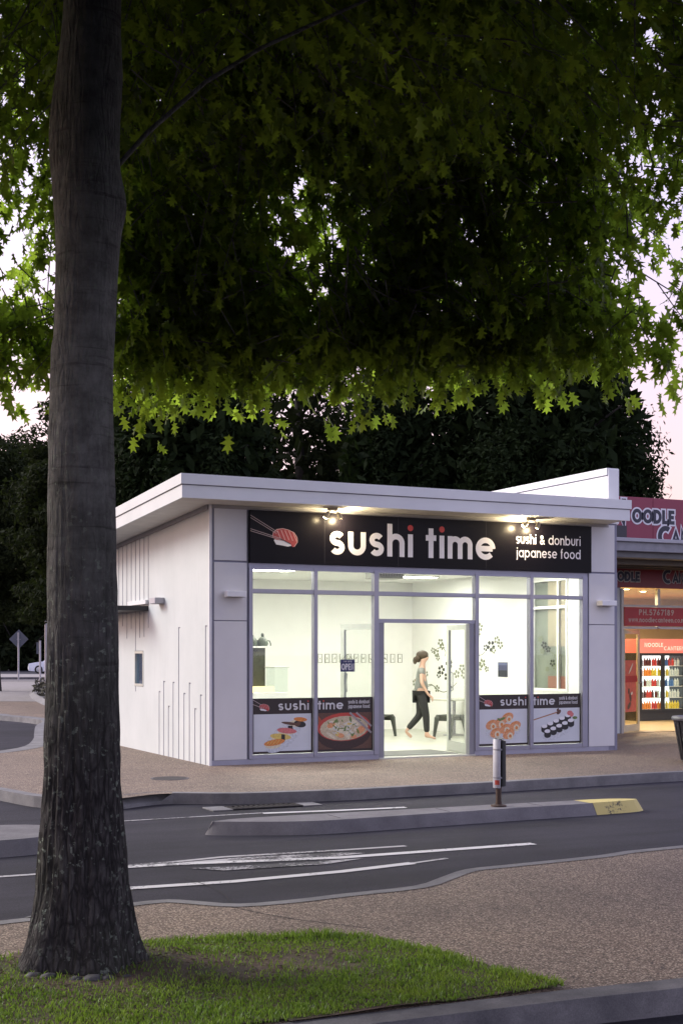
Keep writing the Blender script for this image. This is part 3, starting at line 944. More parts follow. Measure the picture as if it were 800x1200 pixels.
for y, z in ((2.969, 2.05), (3.206, 1.90), (3.448, 1.89), (3.694, .98), (3.946, 2.05), (4.202, 1.88), (4.464, 2.1), (4.705, 2.2), (4.95, 2.0), (5.2, 2.3), (5.45, 1.6), (5.7, 2.1)):
    G.append((y - gw / 2, y + gw / 2, z, 3.9))
shop.part('side_wall', relief_wall(G, (3.24, 3.74, 1.07, 1.67), .025, DEPTH, -.02, 3.9), [WHITE, mat('groove_shade_grey', (.36, .36, .44), .6)], label='white rendered side wall with thin vertical grooves')  # groove faces coloured grey-blue to stand in for their shade
mb = MB().box(.0, .2, DEPTH, DEPTH + .04, -.02, roof_z(DEPTH) + .02).box(.2, 7.05, DEPTH - .15, DEPTH + .04, -.02, roof_z(DEPTH) + .02)
shop.part('back_wall', mb, WHITE)
shop.part('corner_trim', MB().box(-.012, .028, -.008, .022, -.02, 3.785), mat('trim_white', (.72, .72, .74), .45))
# slot window in the side wall
wdw = shop.part('side_window', MB().box(-.008, .06, 3.245, 3.275, 1.075, 1.665).box(-.008, .06, 3.705, 3.735, 1.075, 1.665).box(-.008, .06, 3.275, 3.705, 1.625, 1.665).box(-.008, .06, 3.275, 3.705, 1.075, 1.115), ALUL)
shop.part('pane', B(.03, .036, 3.275, 3.705, 1.115, 1.625), m_glass('slot_glass', (.75, .86, .97), 1.6), wdw)
# canopy over the side service hatch
cn = shop.part('side_canopy', MB().bbox(-.62, .0, 2.97, 5.6, 2.33, 2.41, .006), DARK)
shop.part('canopy_edge', B(-.63, -.605, 2.96, 5.61, 2.415, 2.44), mat('canopy_grey', (.16, .16, .18), .5), cn)
shop.part('flashing', B(-.05, -.001, 2.97, 4.02, 2.442, 2.51), FASC)
# front columns: backing with proud panels
for x0, x1, xa, xb in ((.03, .595, .062, .568), (6.625, 7.06, 6.655, 7.06), ):
    col = shop.part('front_column', B(x0, x1, .004, .20, -.02, 3.80), JOINT)
    for z0, z1 in ((.075, 2.098), (2.112, 2.955), (2.985, 3.775)):
        xb_ = 7.175 if x0 > 6 else xb
        shop.part('cladding_panel', MB().bbox(xa, xb_, -.012, .0035, z0, z1, .003), PANEL, col)
# party wall and parapet at the far side
pw_ = shop.part('party_wall', MB().box(7.062, 7.235, .004, 12.0, -.02, 4.718), JOINT)
shop.part('parapet_edge', MB().bbox(7.05, 7.262, -.02, .003, 3.80, 4.722, .004), FASC, pw_)
shop.part('parapet_face', MB().box(7.045, 7.06, .004, 11.9, 3.9, 4.60), PARW, pw_, label='weather stained white parapet side')
shop.part('parapet_cap', MB().box(7.03, 7.27, .005, 12.0, 4.62, 4.735), FASC, pw_)
shop.part('column_return', B(7.178, 7.238, -.004, .0, -.02, 2.97), JOINT, pw_)
# plinth
shop.part('plinth', B(.03, 2.74, -.006, .12, -.02, .072), mat('plinth_lilac', (.34, .34, .42), .6))
shop.part('plinth', B(4.45, 7.06, -.006, .12, -.02, .072), MATS['plinth_lilac'])
# roof
RY0, RY1, RX0, RX1 = -.52, DEPTH + .05, -.60, 7.05
def rz(y, o): return roof_z(y) + o
def rbox(x0, x1, y0, y1, o0, o1):
    m_ = MB()
    P = [(x0, y0, rz(y0, o0)), (x1, y0, rz(y0, o0)), (x1, y1, rz(y1, o0)), (x0, y1, rz(y1, o0)), (x0, y0, rz(y0, o1)), (x1, y0, rz(y0, o1)), (x1, y1, rz(y1, o1)), (x0, y1, rz(y1, o1))]
    m_.v = P
    for q in ((0, 3, 2, 1), (4, 5, 6, 7), (0, 1, 5, 4), (1, 2, 6, 5), (2, 3, 7, 6), (3, 0, 4, 7)): m_.face(q)
    return m_
roof = shop.part('roof', rbox(RX0 + .03, RX1 - .002, RY0 + .03, RY1 - .03, .02, .30), FASC)
shop.part('soffit', rbox(RX0 + .03, RX1 - .004, RY0 + .03, RY1 - .03, .0, .018), mat('soffit_white', (.66, .65, .62), .7), roof)
fz = .0
shop.part('lower_fascia', rbox(RX0, RX1 + .05, RY0 - .004, RY0 + .028, -.012, .165), FASC, roof)
shop.part('upper_fascia', rbox(RX0 - .02, RX1 + .07, RY0 - .024, RY0 + .028, .178, .325), FASC, roof)
shop.part('fascia_joint', rbox(RX0 + .004, RX1 + .046, RY0 + .002, RY0 + .026, .165, .178), JOINT, roof)
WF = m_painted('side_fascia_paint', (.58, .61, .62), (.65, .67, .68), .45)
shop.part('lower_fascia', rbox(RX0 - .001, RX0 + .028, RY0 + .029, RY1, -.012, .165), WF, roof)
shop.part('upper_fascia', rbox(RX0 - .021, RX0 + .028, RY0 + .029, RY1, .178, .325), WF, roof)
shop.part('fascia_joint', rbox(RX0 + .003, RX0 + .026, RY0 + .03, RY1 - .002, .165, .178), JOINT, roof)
shop.part('wall_head_shade_strip', MB().box(.03, 7.05, -.02, .003, 3.735, 3.795), mat('soffit_shade_strip', (.30, .29, .30), .6), roof)  # dark strips put in for the shade line where wall meets soffit
shop.part('wall_head_shade_strip', rbox(-.03, -.001, .03, DEPTH, -.07, -.002), mat('soffit_shade_strip', (.30, .29, .30), .6), roof)
# head wall behind the sign
shop.part('front_head', B(.60, 6.62, .02, .18, 2.965, 3.80), JOINT)
# shopfront frame
V = [(.60, .66), (1.645, 1.705), (2.655, 2.735), (4.455, 4.525), (5.49, 5.555), (6.52, 6.62)]
sf = shop.part('shopfront_frame', B(.60, 6.62, -.004, .09, 2.90, 2.96), ALU)
for a, b in V:
    shop.part('mullion', MB().bbox(a, b, -.022, .085, .0735, 2.8985, .004), ALU, sf)
def hbar(n, a, b, z0, z1, m=ALU):
    shop.part(n, B(a + .0005, b - .0005, -.012, .08, z0, z1), m, sf)
bays = [(.66, 1.645), (1.705, 2.655), (2.735, 4.455), (4.525, 5.49), (5.555, 6.52)]
for i, (a, b) in enumerate(bays):
    hbar('transom', a, b, 2.525, 2.58)
    hbar('transom_shadow_line', a, b, 2.515, 2.5245, JOINT)
    hbar('head_bead', a, b, 2.865, 2.899)
    if i != 2: hbar('window_sill', a, b, .074, .135)
hbar('door_head', 2.735, 4.455, 2.10, 2.16)
def pane(a, b, z0, z1, n='window_pane'):
    return shop.part(n, B(a, b, .026, .034, z0, z1), GLASS)
for i, (a, b) in enumerate(bays):
    pane(a, b, 2.581, 2.864, 'fanlight_pane')
    if i != 2: pane(a, b, .136, 2.514)
    else: pane(a, b, 2.161, 2.514, 'fanlight_pane')
shop.part('door_jamb', B(2.736, 2.835, .0, .10, .0, 2.0985), ALUD, sf)
shop.part('door_jamb', B(4.355, 4.454, .0, .10, .0, 2.0985), ALUD, sf)
shop.part('threshold', B(2.736, 4.454, -.03, .14, -.02, .022), mat('threshold_metal', (.5, .5, .46), .4, .4))
# door leaves, swung into the shop
def leaf(hx, hy, ex, ey, z0, z1, frame_m, name='door_leaf', stile=.085, parent_T=shop, glass=GLASS, bot=.16):
    L = math.hypot(ex - hx, ey - hy); a = math.atan2(ey - hy, ex - hx)
    M = Matrix.Translation((hx, hy, 0)) @ Matrix.Rotation(a, 4, 'Z')
    fr = MB().box(0, stile, -.02, .02, z0, z1).box(L - stile, L, -.02, .02, z0, z1).box(stile, L - stile, -.019, .019, z1 - stile, z1).box(stile, L - stile, -.019, .019, z0, z0 + bot).xf(M)
    dl = parent_T.part(name, fr, frame_m)
    parent_T.part('pane', MB().box(stile, L - stile, -.004, .004, z0 + bot, z1 - stile).xf(M), glass, dl)
    hd = MB().tube([(L - stile / 2, -.025, 1.0), (L - stile / 2, -.07, 1.02), (L - stile / 2, -.07, 1.3), (L - stile / 2, -.025, 1.32)], .012, 8).xf(M)
    parent_T.part('handle', hd, STEEL, dl)
    return M, L, dl
leaf(2.80, .10, 2.58, .98, .03, 2.09, ALUL)
leaf(4.38, .10, 4.52, .96, .03, 2.09, ALUL)
# inside of the shop
RXI, RYI, CH = 7.0, 6.75, 3.12
shop.part('shop_floor', B(.205, RXI, .10, RYI, -.02, .02), TILE)
shop.part('door_mat', B(2.9, 4.3, .25, 1.15, .0205, .028), mat('mat_grey', (.16, .165, .15), .9))
CEILo = shop.part('shop_ceiling', B(.205, RXI, .19, RYI, CH, CH + .06), CEIL)
shop.part('interior_wall', B(.20, RXI - .001, RYI, RYI + .1, .02, CH - .001), INTW)
shop.part('interior_wall', B(.152, .20, .20, RYI, .021, CH - .002), INTW)
shop.part('front_bulkhead', B(.205, 6.99, .182, .20, 2.97, CH - .002), INTW)
# far side wall with its window opening
wy0, wy1, wz0, wz1 = 1.07, 2.19, .95, 2.96
mb = MB().box(RXI, 7.06, .2, wy0, .02, CH).box(RXI, 7.06, wy1, RYI, .02, CH).box(RXI, 7.06, wy0, wy1, .02, wz0).box(RXI, 7.06, wy0, wy1, wz1, CH)
shop.part('interior_side_wall', mb, INTW)
iw = shop.part('interior_window', MB().box(RXI - .02, RXI + .03, wy0, wy0 + .05, wz0, wz1).box(RXI - .02, RXI + .03, wy1 - .05, wy1, wz0, wz1).box(RXI - .02, RXI + .03, wy0 + .05, wy1 - .05, wz0, wz0 + .05).box(RXI - .02, RXI + .03, wy0 + .05, wy1 - .05, wz1 - .05, wz1).box(RXI - .021, RXI + .031, wy0 + .27, wy0 + .32, wz0 + .05, wz1 - .05).box(RXI - .0205, RXI + .0305, wy0 + .32, wy1 - .05, 2.42, 2.47).box(RXI - .0205, RXI + .0305, wy0 + .05, wy0 + .27, 2.42, 2.47), INTW)
BEI = mat('beige_lining', (.36, .31, .22), .6)
shop.part('backing', B(RXI + .046, RXI + .056, wy0, wy1, wz0, wz1), mat('alley_grey', (.20, .22, .18), .7), iw)
shop.part('backing', B(RXI + .036, RXI + .045, wy0 + .02, wy1 - .45, 1.75, wz1), BEI, iw)
shop.part('backing', B(RXI + .036, RXI + .045, wy0 + .02, wy1 - .45, wz0, 1.22), mat('red_reflection_paint', (.30, .12, .08), .7), iw)  # red panel paints in the red reflection showing in this window
shop.part('pane', B(RXI + .012, RXI + .018, wy0 + .05, wy1 - .05, wz0 + .05, wz1 - .05), GLASS, iw)

# ceiling lights
def on_ceiling(px, py, z=CH):
    Z = 1560 * (z - EYE) / (764 - py); return cl((px - 400) / 1560 * Z, Z)
LLAB = ['fluorescent ceiling panel above the counter in the first window bay', 'fluorescent ceiling panel deep in the shop behind the first mullion', 'fluorescent ceiling panel seen through the second window bay', 'fluorescent ceiling panel over the doorway beside the air conditioner', 'fluorescent ceiling panel in the window bay beyond the doorway', 'fluorescent ceiling panel near the far side wall window']
LP = [(1.25, .95), (2.25, 3.6), (3.05, 2.9), (4.05, 1.5), (5.85, 1.35), (5.6, 4.4)]
for (x, y), lb in zip(LP, LLAB):
    t = T('ceiling_light', lb, 'ceiling light', (x, y, CH), 'fluorescent ceiling panels in the shop')
    t.part('frame', MB().box(x - .62, x + .62, y - .17, y - .15, CH - .03, CH - .001).box(x - .62, x + .62, y + .15, y + .17, CH - .03, CH - .001).box(x - .62, x - .60, y - .15, y + .15, CH - .03, CH - .001).box(x + .60, x + .62, y - .15, y + .15, CH - .03, CH - .001), INTW)
    t.part('diffuser', B(x - .6, x + .6, y - .15, y + .15, CH - .022, CH - .002), LAMP)
t = T('air_conditioner', 'grey boxed air conditioner hanging below the shop ceiling', 'air conditioner', (3.55, 1.4, CH))
t.part('casing', MB().bbox(3.30, 3.82, 1.2, 1.6, 2.86, CH - .001, .012), mat('ac_grey', (.30, .31, .26), .6))
t.part('grille', merge([B(3.33 + i * .05, 3.355 + i * .05, 1.196, 1.199, 2.9, 3.06) for i in range(9)]), mat('ac_dark', (.2, .2, .18), .6))

# =================================================================== SIGN OVER THE FRONT
t = T('shop_sign', 'long black fascia sign with white sushi time lettering over the shop front', 'sign', (3.63, -.04, 2.95))
t.part('board', MB().bbox(.60, 6.675, -.055, -.021, 2.962, 3.732, .002), SIGNB)
for xj in (1.80, 3.05, 4.63):
    t.part('board_seam', B(xj, xj + .004, -.0562, -.055, 2.965, 3.73), mat('seam_grey', (.035, .032, .035), .4))
for ch, m_, dts in put_text('sushi time', 1.885, 3.118, .355, .245, -.0575, gap=.155, space=.46, asc=1.42, width=2.92):
    if m_.v: 
        lo = t.part('letter', m_, LETW)
    if dts.v: t.part('letter_dot', dts, RED, lo)
LETS = mat('letter_small_white', (.72, .70, .78), .5, 0, .03)
t.part('small_lettering', text_mesh('sushi & donburi', 5.20, 3.40, .115, .17, -.0575, gap=.22, width=1.25), LETS)
t.part('small_lettering', text_mesh('japanese food', 5.20, 3.18, .115, .17, -.0575, gap=.22, width=1.25), LETS)
RICE = mat('rice_white', (.74, .74, .78), .5, 0, .06, 40)
SALM = mat('salmon_red', (.40, .045, .045), .5, 0, .12, 20)
FISHL = mat('fish_line', (.72, .46, .44), .5)
CHOP = mat('chopstick_pale', (.42, .33, .33), .5)
CHOPD = mat('chopstick_dark', (.05, .03, .03), .4)
def nigiri(tp, x, z, s, y, mk):
    """flat printed nigiri held by chopsticks; s: width"""
    def poly_(pts, yy):
        m_ = MB(); n = len(pts); m_.v = [(x + a * s, yy, z + b * s) for a, b in pts]; m_.face(range(n)); return m_
    o = mk('sushi_picture', poly_([(-.02, .24), (.02, .42), (.16, .54), (.4, .58), (.62, .54), (.86, .44), (.98, .26), (.99, .1), (.88, -.06), (.80, -.1), (.72, .0), (.45, .12), (.12, .16)], y - .0012), SALM)
    mk('rice_picture', poly_([(.04, .14), (.14, -.02), (.34, -.04), (.6, -.08), (.74, -.05), (.80, .05), (.66, .17), (.40, .21), (.14, .22)], y - .0006), RICE)
    m_ = MB()
    for i in range(5):
        a = .18 + i * .155
        ribbon(m_, [(x + (a + q * .16) * s, z + (.53 - abs(a - .4) * .12 - q * .36) * s) for q in (0, .25, .5, .8, 1)], .022 * s, y - .0018)
    ribbon(m_, [(x + a * s, z + b * s) for a, b in ((-.02, .24), (.02, .42), (.16, .54), (.4, .58), (.62, .54), (.86, .44), (.98, .26), (.99, .1), (.86, -.08))], .02 * s, y - .0018)
    mk('fish_line_picture', m_, FISHL)
    m_ = MB()
    for a, b, c, d_ in ((-.95, 1.0, .14, .44), (-.95, .94, .10, .40), (-.95, .55, .30, .22), (-.95, .49, .30, .18)):
        ribbon(m_, [(x + a * s, z + b * s), (x + c * s, z + d_ * s)], .016 * s, y - .0024)
    mk('chopstick_picture', m_, CHOP)
    m_ = MB(); ribbon(m_, [(x + .28 * s, z + .2 * s), (x + .72 * s, z + .02 * s)], .035 * s, y - .003)
    mk('chopstick_tip_picture', m_, CHOPD)
def clip_x(mb, x0):
    mb.v = [(max(x0, p[0]), p[1], p[2]) for p in mb.v]; return mb
def clip_line(mb, x0, s):
    return mb
nig_x = .96
def sign_mk(n, m_, mm):
    if n == 'chopstick_picture':
        m2 = MB()
        for a, b, c, d_ in ((.606, 3.655, 1.04, 3.42), (.606, 3.62, 1.02, 3.40), (.606, 3.455, 1.10, 3.325), (.606, 3.425, 1.10, 3.305)):
            ribbon(m2, [(a, b), (c, d_)], .009, -.0585)
        m_ = m2
    return t.part(n, m_, mm)
nigiri(t, nig_x, 3.245, .40, -.056, sign_mk)

# spotlights above the sign
HOT = mat('lamp_glow', (1, .9, .7), .5, 0, 0, emit=(1.0, .80, .42), es=60.0)
WARM = mat('lamp_body_cream', (.55, .48, .36), .45)
def spots(x, lab, heads):
    t = T('spotlight', lab, 'spotlight', (x, -.22, 3.79), 'spotlights under the roof overhang')
    y = -.22; zt = roof_z(y) - .001
    t.part('mount', MB().bbox(x - .07, x + .07, y - .035, y + .035, zt - .035, zt, .006), WARM)
    for i, (dx, tx, watts) in enumerate(heads):
        p0 = Vector((x + dx * .4, y, zt - .03)); p1 = Vector((x + dx, y - .01, zt - .105))
        dr = (Vector((tx, -.05, 3.30)) - p1).normalized()
        h_ = t.part('lamp_head', MB().tube([p0, p1], .008, 6).tube([p1 - dr * .05, p1 - dr * .02, p1 + dr * .05], [.018, .034, .04], 12), WARM, smooth=True)
        t.part('bulb', MB().tube([p1 + dr * .0505, p1 + dr * .056], [.036, .03], 12), HOT, h_)
        ld = bpy.data.lights.new('spot_lamp', 'POINT'); ld.energy = watts * .8; ld.color = (1, .80, .48); ld.shadow_soft_size = .03
        lo = NEW('spot_lamp', ld); COL.objects.link(lo); lo.parent = t.e
        lo.location = p1 + dr * .065 - t.org
        lo.rotation_euler = (-dr).to_track_quat('Z', 'Y').to_euler()
spots(1.86, 'twin spotlight under the eave shining on the first sign letters', ((-.10, 1.6, 7.0), (.10, 2.25, 55.0)))
spots(5.38, 'twin spotlight under the eave above the small japanese food lettering', ((-.12, 4.75, 34.0), (.12, 5.45, 40.0)))

# wall lights (unlit boxes)
def wall_light(x, y, z, axis, lab):
    t = T('wall_light', lab, 'wall light', (x, y, z), 'unlit box wall lights')
    if axis == 'y':
        t.part('box', MB().bbox(x - .15, x + .15, y - .16, y - .012, z, z + .085, .006), FASC)
        t.part('lens', B(x - .13, x + .13, y - .14, y - .03, z - .004, z - .001), mat('lens_grey', (.12, .11, .12), .3))
        t.part('wall_plate', B(x - .05, x + .05, y - .0125, y - .0122, z + .01, z + .07), STEEL)
    else:
        t.part('box', MB().bbox(x - .16, x - .004, y - .15, y + .15, z, z + .095, .006), mat('light_grey_paint', (.42, .42, .47), .4))
        t.part('lens', B(x - .14, x - .02, y - .13, y + .13, z - .004, z - .001), mat('lens_grey', (.12, .11, .12), .3))
wall_light(.36, 0, 2.45, 'y', 'pale box wall light on the corner column by the side wall')
wall_light(6.965, 0, 2.42, 'y', 'pale box wall light on the front column next to the noodle shop')
wall_light(0, 2.26, 2.42, 'x', 'grey box wall light on the grooved white side wall')

# =================================================================== WINDOW POSTERS (flat vinyl prints on the glass)
PB = mat('poster_black', (.018, .009, .008), .4, 0, .1)
PW = mat('poster_pale', (.60, .63, .68), .45, 0, .05, 3)
PRED = mat('poster_red', (.45, .05, .035), .45)
def colm(n, c): return mat('print_' + n, c, .5, 0, .25, 45)
ORG, YLW, PNK, GRN, CRM, BRN, NORI, SAL2, BROTH = colm('orange', (.62, .22, .05)), colm('egg_yellow', (.66, .50, .13)), colm('tuna_pink', (.58, .16, .16)), colm('herb_green', (.13, .20, .05)), colm('cream', (.66, .60, .45)), colm('brown', (.10, .045, .03)), colm('nori', (.012, .012, .014)), colm('salmon', (.66, .30, .14)), colm('broth', (.52, .44, .30))
LETP = mat('poster_lettering', (.60, .60, .62), .5, 0, .03)
WOOD = colm('wood', (.36, .17, .08))
def shadow_grey(): return colm('plate_grey', (.55, .58, .63))
def poster(a, b, txt, lab, food):
    y = .0255; z0, zb, zt = .142, .728, .962
    t = T('window_poster', lab, 'poster', ((a + b) / 2, y, z0), 'food posters along the bottom of the shop windows')
    t.part('sheet', B(a + .004, b - .004, y - .0012, y, z0, zt), PB)
    t.part('photo_ground', B(a + .03, b - .03, y - .0018, y - .0013, z0 + .035, zb), PW)
    yy = y - .002
    lay = [0]
    def mk(n, m_, mm): return t.part(n, m_, mm)
    if txt == 'sushi':
        r = put_text('sushi', a + .42, zb + .055, .10, .235, yy, gap=.15, asc=1.4, width=.50)
        s = .16; nx, nz = a + .12, zb + .06
        def mk2(n, m_, mm):
            if n == 'chopstick_picture':
                m2 = MB()
                for p in ((a + .008, nz + .16, nx + .03, nz + .08), (a + .008, nz + .09, nx + .05, nz + .035)):
                    ribbon(m2, [(p[0], p[1]), (p[2], p[3])], .008, yy - .003)
                m_ = m2
            return t.part(n, m_, mm)
        nigiri(t, nx, nz, s, yy, mk2)
    else:
        r = put_text('time', a + .02, zb + .055, .10, .235, yy, gap=.15, asc=1.4, width=.43)
        t.part('small_lettering', text_mesh('sushi & donburi', a + .53, zb + .135, .042, .17, yy, gap=.24, width=.36), LETP)
        t.part('small_lettering', text_mesh('japanese food', a + .53, zb + .065, .042, .17, yy, gap=.24, width=.36), LETP)
    for ch, m_, dts in r:
        if m_.v: lo = t.part('letter', m_, LETP)
        if dts.v: t.part('letter_dot', dts, PRED, lo)
    # food print: list of (name, [(shape)], material); each shape gets its own layer
    lyr = 0
    for n, shapes, mm in food:
        m_ = MB()
        for s_ in shapes:
            if m_.v and len(shapes) < 6:
                t.part(n, m_, mm); m_ = MB()
            lyr += 1
            yl = yy - .00008 * lyr
            if s_[0] == 'e':
                _, cx, cz, rx, rzz, rot = s_
                disc(m_, a + cx, z0 + cz, rx, yl, 22, rzz, R(rot))
            elif s_[0] == 'p':
                n0 = len(m_.v); m_.v += [(a + p[0], yl, z0 + p[1]) for p in s_[1]]; m_.face(range(n0, len(m_.v)))
            else:
                ribbon(m_, [(a + p[0], z0 + p[1]) for p in s_[1]], s_[2], yl)
        t.part(n, m_, mm, kind='stuff' if len(shapes) >= 6 else None)
rnd = random.Random(3)
f1 = [('plate_shade', [('e', .50, .24, .33, .16, 35)], shadow_grey()),
      ('rice_picture', [('e', .34, .125, .13, .05, 5), ('e', .45, .225, .14, .05, 3), ('e', .56, .32, .14, .05, 0), ('e', .72, .44, .13, .055, 0)], CRM),
      ('egg_picture', [('e', .46, .25, .17, .045, -6)], YLW), ('seaweed_picture', [('p', [(.47, .19), (.53, .19), (.53, .28), (.47, .285)]), ('p', [(.57, .35), (.66, .35), (.65, .41), (.58, .41)]), ('e', .77, .43, .10, .05, -10)], NORI),
      ('salmon_picture', [('e', .36, .165, .17, .045, 8), ('e', .78, .50, .11, .032, -5)], ORG), ('tuna_picture', [('e', .56, .335, .16, .042, -6)], PNK), ('prawn_picture', [('e', .62, .44, .15, .022, -8), ('e', .74, .43, .05, .03, 30)], BRN),
      ('fish_line_picture', [('r', [(.24 + i * .05, .14), (.29 + i * .05, .20)], .008) for i in range(4)], YLW)]
f2 = [('table_picture', [('p', [(.03, .035), (.92, .035), (.92, .586), (.03, .586)])], BRN), ('cloth_picture', [('p', [(.03, .40), (.10, .45), (.03, .55)])], colm('rust', (.35, .08, .03))),
      ('bowl_picture', [('e', .46, .28, .46, .255, 3)], colm('bowl_dark', (.035, .015, .013))), ('rim_picture', [('e', .46, .37, .45, .215, 2)], PRED), ('broth_picture', [('e', .46, .35, .405, .185, 2)], BROTH),
      ('noodle_picture', [('e', .46 + rnd.uniform(-.25, .25), .34 + rnd.uniform(-.1, .1), rnd.uniform(.04, .10), rnd.uniform(.015, .04), rnd.uniform(-60, 60)) for i in range(24)], CRM),
      ('prawn_picture', [('e', .24, .40, .07, .04, 20), ('e', .74, .32, .08, .05, 30), ('e', .40, .24, .06, .035, -10), ('e', .62, .22, .05, .03, 0)], SAL2),
      ('egg_picture', [('e', .34, .27, .03, .04, 0), ('e', .55, .42, .04, .02, 10)], YLW),
      ('herb_picture', [('e', .46 + rnd.uniform(-.27, .27), .36 + rnd.uniform(-.12, .14), rnd.uniform(.015, .05), rnd.uniform(.006, .018), rnd.uniform(0, 180)) for i in range(22)], GRN),
      ('sprout_picture', [('r', [(.46 + a_, .36 + b_), (.46 + a_ + c_, .36 + b_ + d_)], .008) for a_, b_, c_, d_ in [(rnd.uniform(-.2, .2), rnd.uniform(-.09, .1), rnd.uniform(-.07, .07), rnd.uniform(-.04, .04)) for i in range(26)]], PW),
      ('chopstick_picture', [('r', [(.55, .585), (.92, .27)], .032), ('r', [(.66, .585), (.92, .37)], .03)], colm('steel_grey', (.30, .27, .28)))]
f3 = [('plate_shade', [('e', .48, .24, .34, .15, 5)], shadow_grey())]
for cx, cz in ((.56, .45), (.42, .37), (.26, .34), (.70, .31), (.52, .27), (.34, .21), (.58, .18)):
    f3 += [('roll_picture', [('e', cx, cz, .115, .075, 20)], SAL2), ('roll_end_picture', [('e', cx + .03, cz - .03, .055, .058, 0)], CRM), ('roll_filling_picture', [('e', cx + .03, cz - .03, .026, .028, 0)], ORG), ('roe_picture', [('r', [(cx - .07, cz + .03), (cx + .04, cz + .07)], .014)], ORG)]
f3 += [('herb_picture', [('e', .46, .43, .06, .02, 20), ('e', .40, .42, .04, .018, -30)], GRN)]
f4 = [('plate_shade', [('e', .52, .22, .34, .12, 22)], shadow_grey())]
for i in range(5):
    cx, cz = .24 + i * .115, .27 + i * .042
    f4 += [('seaweed_picture', [('e', cx, cz - .045, .062, .04, 0), ('p', [(cx - .062, cz - .045), (cx + .062, cz - .045), (cx + .062, cz + .02), (cx - .062, cz + .02)])], NORI), ('rice_picture', [('e', cx, cz + .02, .056, .028, 0)], RICE)]
for i in range(5):
    cx, cz = .30 + i * .115, .19 + i * .042
    f4 += [('seaweed_picture', [('e', cx, cz - .05, .066, .042, 0), ('p', [(cx - .066, cz - .05), (cx + .066, cz - .05), (cx + .066, cz + .02), (cx - .066, cz + .02)])], NORI), ('rice_picture', [('e', cx, cz + .02, .06, .03, 0)], RICE)]
f4 += [('chopstick_picture', [('r', [(.03, .40), (.50, .52)], .018)], WOOD), ('sauce_picture', [('e', .52, .52, .05, .032, 40), ('e', .50, .56, .028, .018, 40)], BRN), ('ginger_picture', [('e', .74, .50, .055, .04, 0), ('e', .78, .47, .04, .03, 40)], PNK), ('wasabi_picture', [('e', .84, .42, .05, .025, 0)], GRN)]
poster(.66, 1.645, 'sushi', 'window poster showing a diagonal row of nigiri sushi under black band', f1)
poster(1.705, 2.655, 'time', 'window poster showing a bowl of noodle soup with chopsticks', f2)
poster(4.525, 5.49, 'sushi', 'window poster showing a pile of orange salmon rolls', f3)
poster(5.555, 6.52, 'time', 'window poster showing black and white maki rolls and a chopstick', f4)
BLUE = mat('open_sign_blue', (.02, .025, .11), .4)
t = T('open_sign', 'small blue open sign hanging inside the second window', 'sign', (2.25, .018, 1.36))
t.part('board', MB().bbox(2.10, 2.34, .016, .0235, 1.35, 1.535, .002), BLUE)
t.part('lettering', text_mesh('OPEN', 2.115, 1.375, .072, .26, .0145, gap=.16, width=.21), LETP)
t.part('small_lettering', text_mesh('we are', 2.15, 1.495, .022, .2, .0145, gap=.3, width=.14), LETP)
t.part('cord', MB().tube([(2.13, .02, 1.535), (2.22, .024, 1.62), (2.31, .02, 1.535)], .003, 5), DARK)
t = T('small_poster', 'small dark blue landscape poster on the inner wall beyond the doorway', 'poster', (6.97, 3.1, 1.2))
def on_x(px, py, x0=RXI):
    a = (px - 400) / 1560
    fx, fy = math.sin(YAW) + a * math.cos(YAW), math.cos(YAW) - a * math.sin(YAW)
    s = (x0 - CAMX) / fx
    return CAMY + fy * s, EYE + (764 - py) / 1560 * s
ya, za = on_x(583.5, 776); yb, zb = on_x(594.5, 793.5)
t.org = Vector((RXI, ya, zb)); t.e.location = t.org
t.part('sheet', B(RXI - .008, RXI - .002, yb, ya, zb, za), mat('poster_night_blue', (.055, .06, .13), .4))
t.part('landscape', B(RXI - .010, RXI - .0085, yb + .01, ya - .01, zb + .01, zb + (za - zb) * .45), mat('poster_hill', (.015, .017, .03), .4))
t.part('sky', B(RXI - .010, RXI - .0085, yb + .01, ya - .01, zb + (za - zb) * .8, za - .01), mat('poster_dusk', (.12, .13, .24), .4))

# =================================================================== INSIDE THE SHOP
# flower decals on the inner side wall
FLK = mat('decal_dark_green', (.018, .022, .008), .6); FLG = mat('decal_grey_green', (.16, .18, .10), .6)
def flowers(name, lab, items, stems, x0):
    ys = [on_x(p[0], p[1], x0)[0] for p in items]
    t = T(name, lab, 'wall decal', (x0, sum(ys) / len(ys), on_x(items[0][0], items[0][1], x0)[1]), 'flower decals on the shop wall')
    lay = [0]
    def ply(pts, mm, n):
        lay[0] += 1
        m_ = MB(); xx = x0 - .0025 - .00005 * (lay[0] % 40)
        m_.v = [(xx, p[0], p[1]) for p in pts]; m_.face(range(len(pts)))
        t.part(n, m_, mm)
    for st in stems:
        q = [on_x(*p, x0) for p in st]; q = smooth_line(q, 5)
        a = strip(q, .008, 1); b = strip(q, .008, -1)
        m_ = MB()
        for i in range(len(q) - 1):
            m_.quad((x0 - .002, *a[i]), (x0 - .002, *a[i + 1]), (x0 - .002, *b[i + 1]), (x0 - .002, *b[i]))
        t.part('stem', m_, FLG)
    for px, py, s, dk in items:
        y, z = on_x(px, py, x0)
        r_ = s * .0168 * 1.05; ph = rnd.uniform(0, 6.28)
        for k_ in range(5):
            a = ph + k_ * 2 * math.pi / 5
            pts = []
            for b, rr in ((-.5, .35), (-.55, .7), (-.25, 1.0), (0, .92), (.25, 1.0), (.55, .7), (.5, .35)):
                pts.append((y + 1.35 * r_ * rr * math.cos(a + b * .9), z + r_ * rr * math.sin(a + b * .9)))
            ply(pts, FLK if dk else FLG, 'petal')
